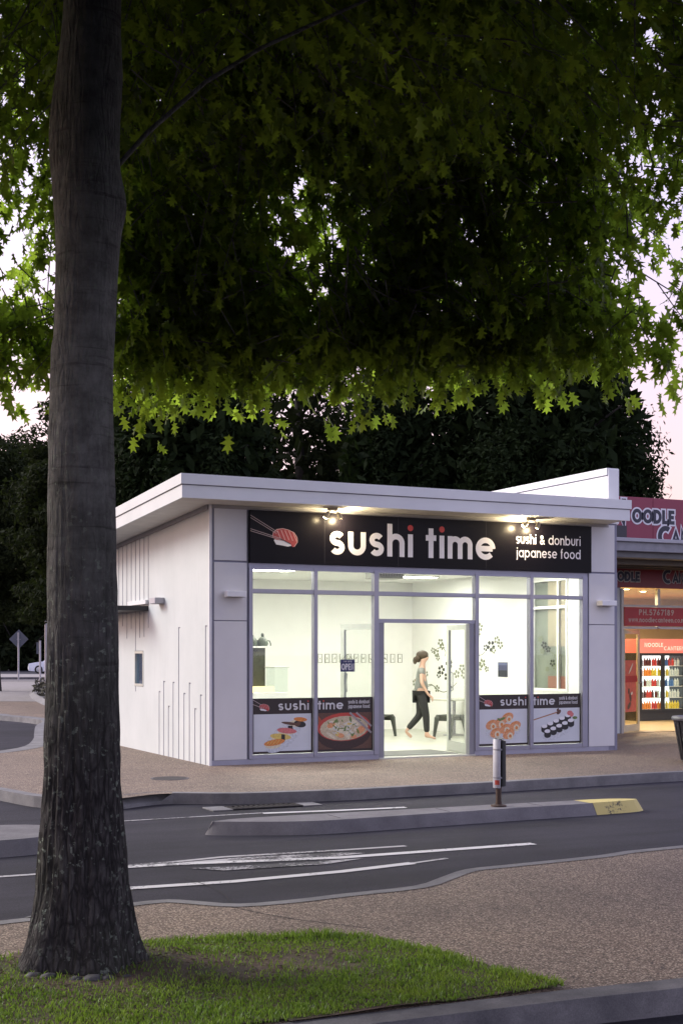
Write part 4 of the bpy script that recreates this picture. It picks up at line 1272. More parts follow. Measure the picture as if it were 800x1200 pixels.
flowers('flower_decal', 'spray of small grey flowers painted high on the inner wall', [(516, 753, 5, 0), (511, 765, 5, 0), (518, 758, 4, 0), (507, 762, 3.5, 0), (513, 771, 3.5, 0)], [[(512, 760), (518, 759), (522, 764), (521, 769)]], RXI)
flowers('flower_decal', 'dense dark flower cluster painted at the middle of the inner wall', [(526, 778, 6, 1), (517, 785, 6, 1), (524, 793, 5.5, 1), (514, 791, 4, 1), (535, 790, 5, 0), (541, 783, 5, 0), (543, 791, 4.5, 0)], [[(535, 800), (528, 807), (520, 811), (512, 808), (505, 802), (497, 805)]], RXI)
flowers('flower_decal', 'scattered small flowers low on the inner wall behind the walking person', [(494, 796, 5, 0), (499, 790, 4, 0), (486, 800, 4.5, 0), (481, 812, 4.5, 0), (498, 806, 4, 0), (512, 807, 4.5, 0), (527, 805, 4, 1)], [[(494, 796), (486, 806), (482, 815), (479, 825)], [(498, 806), (506, 803), (512, 807)]], RXI)
flowers('flower_decal', 'dark flower cluster on the inner wall just beyond the doorway', [(575, 757, 6.5, 1), (582, 750, 4.5, 0), (586, 756, 4.5, 0), (569, 759, 4, 1), (578, 762, 4, 0)], [[(570, 760), (566, 766), (561, 768), (557, 767)]], RXI)
flowers('flower_decal', 'grey flowers at the window edge just beyond the doorway', [(562, 735, 5, 0), (560, 743, 4, 0), (565, 777, 5, 0), (562, 782, 4, 0), (570, 784, 3.5, 0)], [[(563, 770), (566, 778), (570, 784)]], RXI)
flowers('flower_decal', 'brown flowers stuck on the glass of the inner side window', [(637, 756, 4, 1), (633, 749, 3.6, 0), (642, 761, 3.4, 1), (635, 763, 3.2, 0), (647, 777, 3.8, 1), (650, 782, 3.2, 0), (641, 784, 2.8, 0)], [[(641, 758), (646, 765), (652, 768), (660, 767)], [(647, 777), (652, 772)]], RXI + .012)
# row of framed pictures on the back wall
def on_y(px, py, y0):
    a = (px - 400) / 1560
    fx, fy = math.sin(YAW) + a * math.cos(YAW), math.cos(YAW) - a * math.sin(YAW)
    s = (y0 - CAMY) / fy
    return CAMX + fx * s, EYE + (764 - py) / 1560 * s
xs_ = np.linspace(374.5, 468, 12)
for i, px in enumerate(xs_):
    x, z = on_y(px, 771.5, RYI)
    t = T('picture_frame', 'small black framed drawing in the row along the back wall', 'picture', (x, RYI, z), 'row of small framed drawings')
    w_, h_ = .050, .090
    fr = MB().box(x - w_, x + w_, RYI - .02, RYI - .001, z - h_, z - h_ + .008).box(x - w_, x + w_, RYI - .02, RYI - .001, z + h_ - .008, z + h_).box(x - w_, x - w_ + .008, RYI - .0195, RYI - .001, z - h_ + .008, z + h_ - .008).box(x + w_ - .008, x + w_, RYI - .0195, RYI - .001, z - h_ + .008, z + h_ - .008)
    t.part('frame', fr, mat('frame_olive', (.13, .13, .08), .5))
    t.part('paper', B(x - w_ + .008, x + w_ - .008, RYI - .012, RYI - .002, z - h_ + .008, z + h_ - .008), INTW)
    m_ = MB(); rr = random.Random(i)
    ribbon(m_, [(x + rr.uniform(-.022, .022), z + rr.uniform(-.035, .03)) for q in range(5)], .012, RYI - .013)
    t.part('drawing', m_, FLG)
# wall tables and low stools
def table(x, y, lab):
    t = T('cafe_table', lab, 'table', (x, y, .02), 'small pale tables in the shop')
    t.part('table_top', MB().bbox(x - .36, x + .36, y - .32, y + .32, .70, .735, .008), mat('table_pale', (.50, .50, .42), .4))
    t.part('pedestal', MB().tube([(x, y, .04), (x, y, .70)], .035, 10), STEEL)
    t.part('base', MB().lathe([(.22, .02), (.22, .03), (.05, .05), (.001, .05)], (x, y, 0), 18), STEEL)
STL = mat('stool_charcoal', (.055, .06, .05), .5)
def stool(x, y, rz_, lab):
    t = T('stool', lab, 'stool', (x, y, .02), 'low charcoal stools in the shop', rz_)
    org = t.org
    t.part('seat', MB().bbox(x - .20, x + .20, y - .19, y + .19, .41, .445, .016), STL)
    for sx in (-1, 1):
        for sy in (-1, 1):
            m_ = MB()
            P = [(x + sx * .17, y + sy * .155, .425), (x + sx * .20, y + sy * .17, .38), (x + sx * .235, y + sy * .18, .20), (x + sx * .265, y + sy * .19, .02)]
            m_.tube(P, [.045, .05, .036, .026], 6)
            t.part('leg', m_, STL)
        m_ = MB().box(x + sx * .19 - .012, x + sx * .19 + .012, y - .16, y + .16, .33, .41)
        t.part('side_apron', m_, STL)
table(5.05, 5.3, 'pale cafe table at the left of the open doorway')
table(6.62, 4.35, 'pale cafe table under the dark flower cluster')
stool(5.12, 4.62, .45, 'charcoal stool by the table at the left of the doorway')
stool(6.30, 3.95, .45, 'charcoal stool behind the open glass door leaf')
o = single('power_socket', 'white power socket low on the inner wall', 'socket', MB().bbox(RXI - .012, RXI - .001, 4.7, 4.82, .30, .38, .003), mat('socket_white', (.6, .6, .55), .5), (RXI, 4.76, .3))
# counter at the left
t = T('counter', 'white serving counter with a dark panel and glass cabinet inside the first window', 'counter', (1.7, 2.8, .02))
t.part('body', MB().bbox(.21, 2.34, 2.55, 3.25, .02, .965, .01), INTW)
t.part('glass_cabinet', B(2.10, 2.34, 2.6, 3.0, .975, 1.38), m_glass('cabinet_glass', (.93, .97, .95), 1.2))
t.part('cabinet_top', B(2.08, 2.36, 2.58, 3.02, 1.381, 1.395), ALUL)
t.part('back_panel', B(1.2, 2.11, 3.05, 3.15, .97, 1.72), mat('dark_panel', (.045, .05, .035), .7, 0, .3, 12))
t.part('shelf', B(1.1, 2.24, 2.95, 3.28, 1.722, 1.75), INTW)
t.part('lit_tray', B(1.3, 2.07, 2.6, 3.04, .97, 1.06), mat('tray_glow', (.8, .6, .2), .5, 0, 0, emit=(1.0, .78, .28), es=1.6))
ORN = mat('ornament_green', (.035, .05, .025), .5)
for i, (x, s, lb) in enumerate(((1.90, .85, 'dark green knobbed ornament on the shelf at the window jamb'), (2.08, 1.0, 'dark green knobbed ornament on the shelf, fully in view'))):
    t = T('ornament', lb, 'ornament', (x, 3.1, 1.75))
    t.part('body', MB().lathe([(.001, .0), (.085 * s, 0), (.10 * s, .04), (.09 * s, .09), (.055 * s, .14), (.03 * s, .16)], (x, 3.1, 1.75), 14), ORN, smooth=True)
    t.part('knob', MB().ell((x, 3.1, 1.75 + .19 * s), (.028 * s, .028 * s, .04 * s), 10, 6), ORN, smooth=True)
    t.part('handle', MB().tube([(x + .07 * s, 3.1, 1.85), (x + .13 * s, 3.1, 1.84), (x + .15 * s, 3.1, 1.79), (x + .15 * s, 3.1, 1.755)], .012, 6), ORN)
    t.part('handle', MB().tube([(x - .07 * s, 3.1, 1.84), (x - .11 * s, 3.1, 1.81), (x - .12 * s, 3.1, 1.755)], .012, 6), ORN)

# person walking inside the shop
def skin_obj(name, verts, edges, radii, m, parent, root=0, sub=2):
    me = bpy.data.meshes.new(name); me.from_pydata(verts, edges, [])
    me.materials.append(m)
    o = link(name, me, parent)
    bm_ = bmesh.new(); bm_.from_mesh(me)
    lay = bm_.verts.layers.skin.verify()
    for i, q in enumerate(bm_.verts):
        r_ = radii[i]; q[lay].radius = r_ if isinstance(r_, tuple) else (r_, r_)
        q[lay].use_root = (i == root)
    bm_.to_mesh(me); bm_.free()
    s = o.modifiers.new('skin', 'SKIN'); s.use_smooth_shade = True; s.branch_smoothing = .4
    b = o.modifiers.new('subdivision', 'SUBSURF'); b.levels = sub; b.render_levels = sub
    return o
px_, py_ = 5.39, 3.45
pe = T('person', 'person in grey top and black trousers walking inside the shop', 'person', (px_, py_, .02), None, -YAW)
SKIN = mat('skin', (.52, .33, .24), .55, 0, .05); TOP = mat('top_grey', (.20, .21, .19), .8, 0, .1, 20); TRO = mat('trousers_black', (.014, .014, .014), .7); HAIR = mat('hair_brown', (.05, .033, .018), .5, 0, .2, 60)
# local axes: x is the walking direction (towards the right of the picture), y away from the viewer
V_ = {'pel': (0, 0, .86), 'wai': (.0, 0, 1.02), 'che': (.015, 0, 1.18), 'neck0': (.01, 0, 1.34), 'neck1': (.025, 0, 1.41), 'head0': (.04, 0, 1.47), 'head1': (.045, 0, 1.54), 'head2': (.035, 0, 1.605),
      'lsh': (.01, -.15, 1.30), 'lel': (.00, -.19, 1.06), 'lwr': (.11, -.17, .86), 'lha': (.16, -.165, .80), 'rsh': (.01, .15, 1.30), 'rel': (-.08, .19, 1.08), 'rwr': (-.02, .19, .87), 'rha': (0, .19, .80),
      'lhi': (.0, -.085, .82), 'lkn': (.085, -.085, .46), 'lan': (.10, -.085, .085), 'lhe': (.07, -.085, .045), 'lto': (.27, -.085, .025),
      'rhi': (.0, .085, .82), 'rkn': (-.02, .085, .45), 'ran': (-.28, .085, .15), 'rto': (-.17, .085, .035)}
Rr = {'pel': (.14, .105), 'wai': (.115, .085), 'che': (.14, .10), 'neck0': .07, 'neck1': .05, 'head0': .075, 'head1': (.085, .098), 'head2': .065, 'lsh': .055, 'lel': .04, 'lwr': .027, 'lha': (.04, .02), 'rsh': .055, 'rel': .04, 'rwr': .027, 'rha': (.04, .02),
      'lhi': .085, 'lkn': .055, 'lan': .038, 'lhe': .035, 'lto': (.036, .022), 'rhi': .085, 'rkn': .055, 'ran': .038, 'rto': (.036, .022)}
def chain(keys, edges, grow=0.0, scale=1.0):
    ix = {k_: i for i, k_ in enumerate(keys)}
    rad = []
    for k_ in keys:
        r_ = Rr[k_]; r_ = r_ if isinstance(r_, tuple) else (r_, r_)
        rad.append(tuple(q * scale + grow for q in r_))
    return [V_[k_] for k_ in keys], [(ix[a], ix[b]) for a, b in edges], rad
allk = list(V_)
E_ = [('pel', 'wai'), ('wai', 'che'), ('che', 'neck0'), ('neck0', 'neck1'), ('neck1', 'head0'), ('head0', 'head1'), ('head1', 'head2'), ('che', 'lsh'), ('lsh', 'lel'), ('lel', 'lwr'), ('lwr', 'lha'), ('che', 'rsh'), ('rsh', 'rel'), ('rel', 'rwr'), ('rwr', 'rha'),
      ('pel', 'lhi'), ('lhi', 'lkn'), ('lkn', 'lan'), ('lan', 'lhe'), ('lan', 'lto'), ('pel', 'rhi'), ('rhi', 'rkn'), ('rkn', 'ran'), ('ran', 'rto')]
v0, e0, r0 = chain(allk, E_, -.004)
# fingers and thumb as short chains leaving the palm
for side, wr in (('lha', -1), ('rha', 1)):
    base = allk.index(side); hx, hy, hz = V_[side]
    dirx = .05 if side == 'lha' else .02
    for kf in range(4):
        off = -.024 + .016 * kf; ln = (.048, .056, .053, .042)[kf]
        a = len(v0); v0 += [(hx + dirx * .4, hy + off * .35 * wr, hz - .02 + off * .2), (hx + dirx * .9 + off * .2, hy + off * wr * .5, hz - .02 - ln * .7), (hx + dirx * .7 + off * .2, hy + off * wr * .5, hz - .02 - ln * 1.2)]
        e0 += [(base, a), (a, a + 1), (a + 1, a + 2)]; r0 += [(.010, .010), (.008, .008), (.007, .007)]
    a = len(v0); v0 += [(hx + .03, hy, hz + .005), (hx + .055, hy, hz - .03)]; e0 += [(base, a), (a, a + 1)]; r0 += [(.011, .011), (.008, .008)]
# nose and ears
hb = allk.index('head1')
a = len(v0); v0 += [(.145, 0, 1.525)]; e0 += [(hb, a)]; r0 += [(.014, .014)]
body = skin_obj('body', v0, e0, r0, SKIN, pe.e, allk.index('pel'))
k1 = ['pel', 'wai', 'che', 'neck0', 'lsh', 'lel', 'rsh', 'rel']
v1, e1, r1 = chain(k1, [('pel', 'wai'), ('wai', 'che'), ('che', 'neck0'), ('che', 'lsh'), ('lsh', 'lel'), ('che', 'rsh'), ('rsh', 'rel')], .030)
r1[3] = (.075, .075); v1[3] = (.005, 0, 1.33)
for i, q in ((5, .45), (7, .45)):
    s_ = Vector(v1[i - 1]); v1[i] = tuple(s_ + (Vector(v1[i]) - s_) * q)
skin_obj('top', v1, e1, r1, TOP, pe.e, 0)
k2 = ['pel', 'lhi', 'lkn', 'lan', 'rhi', 'rkn', 'ran']
v2, e2, r2 = chain(k2, [('pel', 'lhi'), ('lhi', 'lkn'), ('lkn', 'lan'), ('pel', 'rhi'), ('rhi', 'rkn'), ('rkn', 'ran')], .018)
v2[3] = (.10, -.085, .13); v2[6] = (-.25, .085, .19)
skin_obj('trousers', v2, e2, r2, TRO, pe.e, 0)
hr = MB().ell((.02, 0, 1.575), (.115, .095, .088), 18, 10).ell((-.055, 0, 1.51), (.06, .075, .075), 12, 8).ell((-.115, 0, 1.47), (.04, .035, .07), 10, 6)
ho = link('hair', mesh_of('hair', hr, HAIR, smooth='all'), pe.e)
for s_ in (-1, 1):
    link('eye', mesh_of('eye', MB().ell((.125, s_ * .034, 1.545), (.010, .011, .008), 8, 6), mat('eye_dark', (.02, .02, .02), .2), smooth='all'), pe.e)
link('mouth', mesh_of('mouth', MB().ell((.118, 0, 1.482), (.010, .024, .006), 8, 6), mat('lips', (.35, .12, .11), .5), smooth='all'), pe.e)

# =================================================================== NOODLE SHOP NEXT DOOR
MAG = mat('noodle_sign_magenta', (.24, .022, .06), .45, 0, .08, 2); MAROON = mat('noodle_sign_red', (.20, .008, .012), .4, 0, .05); NRED = mat('banner_red', (.40, .012, .012), .45)
INK = mat('letter_ink', (.012, .012, .035), .45); OUTL = mat('letter_outline', (.72, .70, .76), .5)
nd = T('noodle_shop', 'red signed noodle takeaway shop with warm lit interior beside the sushi shop', 'shop', (10, 3.7, 0))
YF = 3.7
WALLN = mat('noodle_interior_cream', (.62, .50, .30), .7, 0, .03)
nd.part('side_wall', B(7.30, 10.13, YF, YF + .2, -.02, 4.3), WHITE)
nd.part('outer_wall', MB().box(7.30, 7.5, YF + .2, 12, -.02, 4.3).box(20, 20.2, YF, 12, -.02, 4.3).box(7.5, 20, 11.8, 12, -.02, 4.3), WHITE)
nd.part('roof', B(7.30, 20.2, 1.85, 12, 3.42, 3.60), mat('roof_grey', (.2, .2, .21), .7))
nd.part('interior_back_wall', B(7.5, 20, 9.2, 9.3, .0, 3.0), WALLN)
nd.part('interior_side_wall', B(10.0, 10.12, 4.0, 9.2, .0, 3.0), WALLN)
nd.part('interior_ceiling', B(10.12, 20, 3.95, 9.2, 3.0, 3.05), WALLN)
nd.part('interior_floor', B(10.12, 20, 3.7, 9.2, -.02, .012), mat('noodle_floor', (.40, .31, .18), .3, 0, .1, 3))
nd.part('canopy_beam', MB().bbox(7.4, 20, 1.72, 1.80, 3.52, 3.745, .006), mat('beam_grey', (.23, .23, .26), .5, .2, .15, 6))
nd.part('canopy_gutter', MB().bbox(7.4, 20, 1.66, 1.715, 3.69, 3.76, .01), mat('gutter_grey', (.34, .34, .38), .45, .2))
for y in (2.1, 2.6, 3.1):
    nd.part('canopy_rafter', B(7.4, 20, y, y + .07, 3.30, 3.395), mat('rafter_brown', (.12, .10, .075), .7))
nd.part('canopy_soffit', B(7.4, 20, 1.81, YF, 3.396, 3.412), mat('soffit_brown', (.16, .13, .095), .7))
# shopfront
NAL = mat('noodle_frame', (.40, .38, .34), .4, .3)
nf = nd.part('shopfront_frame', MB().box(10.13, 10.19, YF - .03, YF + .06, 0, 2.94).box(11.05, 11.11, YF - .03, YF + .06, 2.135, 2.94).box(12.35, 12.41, YF - .03, YF + .06, 0, 2.94), NAL)
nd.part('transom', B(10.191, 11.049, YF - .02, YF + .05, 2.12, 2.17), NAL, nf)
nd.part('transom', B(11.111, 12.349, YF - .02, YF + .05, 2.12, 2.17), NAL, nf)
nd.part('transom', B(10.191, 11.049, YF - .02, YF + .05, 2.565, 2.61), NAL, nf)
nd.part('transom', B(11.111, 12.349, YF - .02, YF + .05, 2.565, 2.61), NAL, nf)
nd.part('fanlight_pane', B(10.191, 11.049, YF + .01, YF + .018, 2.611, 2.939), GLASS)
nd.part('fanlight_pane', B(11.111, 12.349, YF + .01, YF + .018, 2.611, 2.939), GLASS)
nd.part('window_pane', B(12.42, 19.9, YF + .01, YF + .018, .1, 2.94), GLASS)
M, L, dl = leaf(10.20, YF + .03, 10.92, YF + .42, .02, 2.11, mat('noodle_door_alu', (.48, .44, .34), .4, .3), 'door_leaf', .09, nd, m_glass('door_glass', (.9, .86, .78), 1.0), .14)
m_ = MB().box(.11, L - .16, -.012, -.006, .42, 1.48).xf(M); nd.part('red_sticker', m_, mat('sticker_red', (.55, .10, .06), .5, 0, .15, 12), dl)
m_ = MB().box(.10, L - .12, -.016, -.0125, 1.03, 1.16).xf(M); nd.part('sticker_band', m_, NRED, dl)
m_ = MB(); 
for q in ((.30, .55, .10, .05, 40), (.36, .72, .05, .10, 10), (.28, .85, .06, .04, 80)): disc(m_, q[0], q[1], q[2], -.0165 - .0002 * q[1], 14, q[3], R(q[4]))
nd.part('sticker_print', m_.xf(M), mat('sticker_dark', (.10, .05, .03), .5), dl)
m_ = MB()
for q in ((.42, .80, .05, .03, 20), (.40, 1.33, .12, .02, 50), (.33, 1.27, .10, .015, 50)): disc(m_, q[0], q[1], q[2], -.018 - .0002 * q[1], 12, q[3], R(q[4]))
nd.part('sticker_print', m_.xf(M), CRM, dl)
# upper sign
def outlined(tp, txt, x, z, h, t_, y, gap, width=None, edge=.05, first=1.0):
    """dark letters with a pale outline; first: enlargement of the first letter"""
    for ch, m_, d_ in []: pass
    a = MB(); b = MB(); cx = x
    res = []
    for i, ch in enumerate(txt):
        hh = h * (first if i == 0 else 1.0); zz = z
        g = glyph(ch, t_)
        ma, mb_ = MB(), MB()
        for j, s in enumerate(g[0]):
            pts = [(cx + p[0] * hh, zz + p[1] * hh) for p in s]
            ribbon(ma, pts, t_ * hh + 2 * edge, y - .0003 * j, edge)
            ribbon(mb_, pts, t_ * hh, y - .002 - .0003 * j)
        o_ = tp.part('letter_outline', ma, OUTL)
        tp.part('letter', mb_, INK, o_)
        cx += g[1] * hh + gap
    return cx
up = T('roof_sign', 'large magenta roof sign with outlined dark noodle canteen lettering', 'sign', (10, 1.8, 3.6))
xs = [7.5, 9.43, 11.4, 13.4, 15.4]
for a, b in zip(xs[:-1], xs[1:]):
    up.part('panel', MB().bbox(a + .004, b - .004, 1.80, 1.84, 3.60, 4.535, .003), MAG)
outlined(up, 'N', 8.48, 4.03, .34, .30, 1.797, .02, edge=.03)
outlined(up, 'OODLE', 8.94, 4.055, .195, .34, 1.795, .012, edge=.03)
outlined(up, 'C', 9.53, 3.62, .30, .32, 1.797, .02, edge=.03)
outlined(up, 'ANTEEN', 9.86, 3.68, .20, .32, 1.795, .012, edge=.03)
up.part('corner_panel', B(8.40, 8.80, 1.77, 1.797, 3.65, 3.99), mat('floodlight_black', (.012, .012, .025), .4))
lo_ = T('inner_sign', 'dark red sign with outlined noodle canteen lettering under the canopy', 'sign', (11, YF, 2.95))
lo_.part('board', MB().bbox(7.6, 19.9, YF - .09, YF - .035, 2.955, 3.39, .004), MAROON)
OUTL = mat('letter_outline_grey', (.40, .38, .33), .5)
outlined(lo_, 'NOODLE', 9.60, 3.08, .145, .34, YF - .093, .012, edge=.018, first=1.3)
outlined(lo_, 'C', 11.12, 3.06, .21, .30, YF - .093, .01, edge=.018)
outlined(lo_, 'ANTEEN', 11.38, 3.08, .14, .30, YF - .093, .012, edge=.018)
OUTL = MATS['letter_outline']
bn = T('phone_banner', 'red banner with phone number and web address above the noodle shop door', 'sign', (11.2, YF, 2.17))
bn.part('board', MB().bbox(10.195, 12.34, YF - .05, YF - .021, 2.178, 2.558, .002), NRED)
BTX = mat('banner_text', (.50, .36, .28), .5)
bn.part('lettering', text_mesh('PH.5767189', 10.55, 2.40, .088, .27, YF - .052, gap=.2, width=.90), BTX)
bn.part('lettering', text_mesh('www.noodlecanteen.co.nz', 10.29, 2.255, .075, .25, YF - .052, gap=.18, width=1.46), BTX)
# lights inside the noodle shop
DOWN = mat('downlight_glow', (1, .9, .7), .5, 0, 0, emit=(1.0, .82, .50), es=40.0)
for i, (x, y) in enumerate(((10.5, 4.3), (11.2, 4.9), (12.2, 5.6), (12.9, 7.8), (14.2, 5.2))):
    t = T('downlight', ('warm downlight nearest the noodle shop door jamb', 'warm downlight behind the noodle shop fanlight', 'warm downlight deeper in the noodle shop ceiling', 'warm downlight in front of the drinks fridge', 'warm downlight towards the edge of the picture in the noodle shop')[i], 'downlight', (x, y, 3.0), 'downlights in the noodle shop ceiling')
    t.part('ring', MB().lathe([(.10, 2.998), (.10, 2.985), (.075, 2.985)], (x, y, 0), 16), NAL)
    t.part('bulb', MB().lathe([(.074, 2.988), (.001, 2.988)], (x, y, 0), 16), DOWN)
    ld = bpy.data.lights.new('downlight_lamp', 'AREA'); ld.shape = 'DISK'; ld.size = .15; ld.energy = 60; ld.color = (1, .86, .60); ld.spread = R(160)
    lo2 = NEW('downlight_lamp', ld); COL.objects.link(lo2); lo2.parent = t.e; lo2.location = (0, 0, -.03)
# drinks fridge
FY = 7.17
t = T('drinks_fridge', 'tall double door drinks fridge lit white inside the noodle shop', 'fridge', (14, FY, .012))
FX0, FX1 = 13.30, 14.72
t.part('cabinet', MB().box(FX0, FX0 + .05, FY, FY + .65, .02, 1.62).box(FX1 - .05, FX1, FY, FY + .65, .02, 1.62).box(FX0 + .05, FX1 - .05, FY, FY + .65, .02, .24).box(FX0 + .05, FX1 - .05, FY + .6, FY + .65, .24, 1.62), BLACKP)
t.part('light_back', B(FX0 + .05, FX1 - .05, FY + .57, FY + .59, .25, 1.6), mat('fridge_glow', (.9, .95, .95), .5, 0, 0, emit=(.9, 1.0, .98), es=1.5))
hdp = t.part('header', MB().bbox(FX0, FX1, FY - .03, FY + .6, 1.625, 1.96, .008), mat('header_pink', (.60, .12, .10), .4, 0, .1, 3, emit=(1, .25, .2), es=.35))
t.part('header_lettering', text_mesh('NOODLE', FX0 + .15, 1.77, .07, .26, FY - .032, gap=.14, width=.55), LETW, hdp)
t.part('header_lettering', text_mesh('CANTEEN', FX0 + .72, 1.69, .07, .26, FY - .032, gap=.14, width=.62), LETW, hdp)
for a, b in ((FX0 + .03, 13.995), (14.005, FX1 - .03)):
    dr_ = t.part('door', MB().box(a, a + .05, FY - .03, FY - .002, .24, 1.61).box(b - .05, b, FY - .03, FY - .002, .24, 1.61).box(a + .05, b - .05, FY - .03, FY - .002, 1.56, 1.61).box(a + .05, b - .05, FY - .03, FY - .002, .24, .29), BLACKP)
    t.part('pane', B(a + .05, b - .05, FY - .02, FY - .014, .29, 1.56), GLASS, dr_)
for z in (.29, .56, .83, 1.08, 1.32):
    t.part('shelf', B(FX0 + .06, FX1 - .06, FY + .05, FY + .5, z - .012, z), mat('shelf_white', (.7, .72, .72), .5))
BOT = [colm('cola', (.10, .02, .015)), colm('drink_orange', (.65, .22, .03)), colm('drink_yellow', (.65, .52, .05)), colm('drink_blue', (.06, .16, .40)), colm('drink_clear', (.55, .62, .62)), colm('drink_red', (.50, .04, .03))]
rb = random.Random(9)
rows = [(.29, (1, 1, 5, 1, 2, 2, 2)), (.56, (0, 5, 0, 4, 2, 4, 4)), (.83, (0, 4, 5, 4, 3, 3, 4)), (1.08, (1, 1, 2, 2, 2, 4, 4)), (1.32, (0, 0, 5, 0, 3, 5, 4))]
for ci in range(6):
    m_ = MB()
    for z, seq in rows:
        for i in range(15):
            if seq[int(i / 15 * 7)] != ci: continue
            x = FX0 + .11 + i * .083; y = FY + .12 + rb.uniform(0, .03)
            m_.lathe([(.001, 0), (.032, .0), (.034, .02), (.034, .12), (.014, .165), (.014, .19), (.001, .19)], (x, y, z), 8)
    if m_.v:
        o = single('drink_bottles', 'rows of ' + ('brown cola', 'orange', 'yellow', 'blue', 'clear', 'red')[ci] + ' drink bottles on the fridge shelves', 'bottles', m_, BOT[ci], (14, FY + .15, .29), kind='stuff')
t = T('lantern', 'small round red wall plaque above the drinks fridge', 'plaque', (13.4, 9.15, 2.2))
t.part('disc', MB().lathe([(.001, -.05), (.2, -.05), (.22, 0)], (13.55, 9.15, 2.22), 18, axis='y'), NRED)
t.part('emblem', MB().lathe([(.001, -.055), (.09, -.055)], (13.58, 9.15, 2.16), 14, axis='y'), CRM)

# =================================================================== LITTER BIN
gx, gy = cl((817 - 400) / 1560 * 20.0, 20.0)
t = T('litter_bin', 'dark tapered slatted litter bin cut off by the picture edge', 'bin', (gx, gy, 0))
RIMM = mat('bin_rim', (.20, .20, .22), .45, .2); SLT = mat('bin_slat', (.05, .05, .055), .5, .2)
t.part('rim', MB().lathe([(.36, .62), (.385, .63), (.39, .66), (.375, .685), (.30, .69), (.29, .66), (.33, .62)], (gx, gy, 0), 28), RIMM, smooth=True)
t.part('liner', MB().lathe([(.20, .05), (.30, .62)], (gx, gy, 0), 20), BLACKP)
t.part('base_ring', MB().lathe([(.235, .02), (.245, .02), (.245, .07), (.235, .07)], (gx, gy, 0), 24), RIMM)
m_ = MB()
m_.v = [(-.024, -.01, 0), (.024, -.01, 0), (.024, .006, 0), (-.024, .006, 0), (-.036, -.01, 1), (.036, -.01, 1), (.036, .006, 1), (-.036, .006, 1)]
m_.f = [(0, 3, 2, 1), (4, 5, 6, 7), (0, 1, 5, 4), (1, 2, 6, 5), (2, 3, 7, 6), (3, 0, 4, 7)]; m_.mi = [0] * 6
for i, p in enumerate(m_.v):
    r_ = .24 if p[2] == 0 else .345
    m_.v[i] = (p[0], -r_ + p[1], .03 + p[2] * .585)
me = mesh_of('slat', m_, SLT)
for i in range(22):
    o = link('slat', me, t.e); o.rotation_euler = (0, 0, 2 * math.pi * i / 22)

# =================================================================== FAR LEFT: CAR, SIGN POSTS, PLANTER
def far(X, Z): return cl(X, Z)
cx, cy = far(-21.4, 101)
car = T('parked_car', 'white saloon car parked at the far end of the side street', 'car', (cx, cy, .012), None, -YAW)
CW = mat('car_white', (.62, .64, .70), .25); CG = mat('car_glass', (.03, .035, .045), .1); TY_ = mat('tyre_black', (.012, .012, .012), .8); HUB = mat('hub_silver', (.4, .4, .42), .3, .7)
def lp(m_): # car parts are modelled around the origin: x length, y width
    m_.v = [(p[0] + cx, p[1] + cy, p[2] + .012) for p in m_.v]; return m_
def hull(sections, half):
    """loft of side profile: list of (x, z_low, z_high, half-width low, half-width high)"""
    m_ = MB()
    for x, zl, zh, wl, wh in sections:
        m_.v += [(x, -wl, zl), (x, -wl * 1.0, (zl + zh) * .5), (x, -wh, zh), (x, wh, zh), (x, wl, (zl + zh) * .5), (x, wl, zl)]
    n = len(sections)
    for i in range(n - 1):
        for k_ in range(6):
            k2 = (k_ + 1) % 6
            m_.face((i * 6 + k_, i * 6 + k2, (i + 1) * 6 + k2, (i + 1) * 6 + k_))
    m_.face(range(5, -1, -1)); m_.face(range((n - 1) * 6, n * 6))
    return m_
car.part('body', lp(hull([(-2.2, .35, .62, .66, .60), (-2.12, .22, .76, .78, .70), (-1.7, .18, .84, .84, .76), (-1.0, .18, .93, .85, .78), (-.4, .18, .95, .85, .79), (.6, .18, .96, .85, .79), (1.3, .18, .97, .85, .78), (1.9, .2, .95, .83, .75), (2.15, .26, .88, .78, .70), (2.22, .4, .62, .7, .62)], 0)), CW, smooth=True)
cab = car.part('cabin', lp(hull([(-1.05, .90, .93, .76, .74), (-.35, .92, 1.40, .77, .58), (.1, .92, 1.44, .77, .58), (.75, .92, 1.42, .77, .58), (1.5, .93, .97, .76, .72)], 0)), CW, smooth=True)
for s_ in (-1, 1):
    for pts in (((-.82, .96), (-.38, 1.34), (.12, 1.37), (.12, .97)), ((.18, .97), (.18, 1.37), (.70, 1.35), (1.15, .98))):
        m_ = MB(); ww = lambda z: .775 - (z - .92) / .50 * .19 + .012
        m_.v = [(p[0], s_ * ww(p[1]), p[1]) for p in pts]; m_.face((0, 1, 2, 3) if s_ > 0 else (3, 2, 1, 0))
        car.part('side_window', lp(m_), CG, cab)
    car.part('headlight', lp(MB().ell((-2.1, s_ * .56, .64), (.08, .14, .06), 10, 6)), mat('lamp_clear', (.6, .6, .6), .1))
    car.part('tail_light', lp(MB().ell((2.16, s_ * .6, .74), (.05, .12, .07), 10, 6)), RED)
    for x in (-1.35, 1.35):
        wl = car.part('wheel', lp(MB().lathe([(.19, -.09), (.30, -.10), (.315, -.06), (.315, .06), (.30, .10), (.19, .09)], (x, s_ * .77, .315), 20, axis='y')), TY_, smooth=True)
        car.part('hub', lp(MB().lathe([(.001, -.095 * 1), (.19, -.085), (.19, .085), (.001, .095)], (x, s_ * .77, .315), 14, axis='y')), HUB, wl)
car.part('windscreen', lp(MB().quad((-.98, -.62, .97), (-.98, .62, .97), (-.39, .50, 1.37), (-.39, -.50, 1.37))), CG, cab)

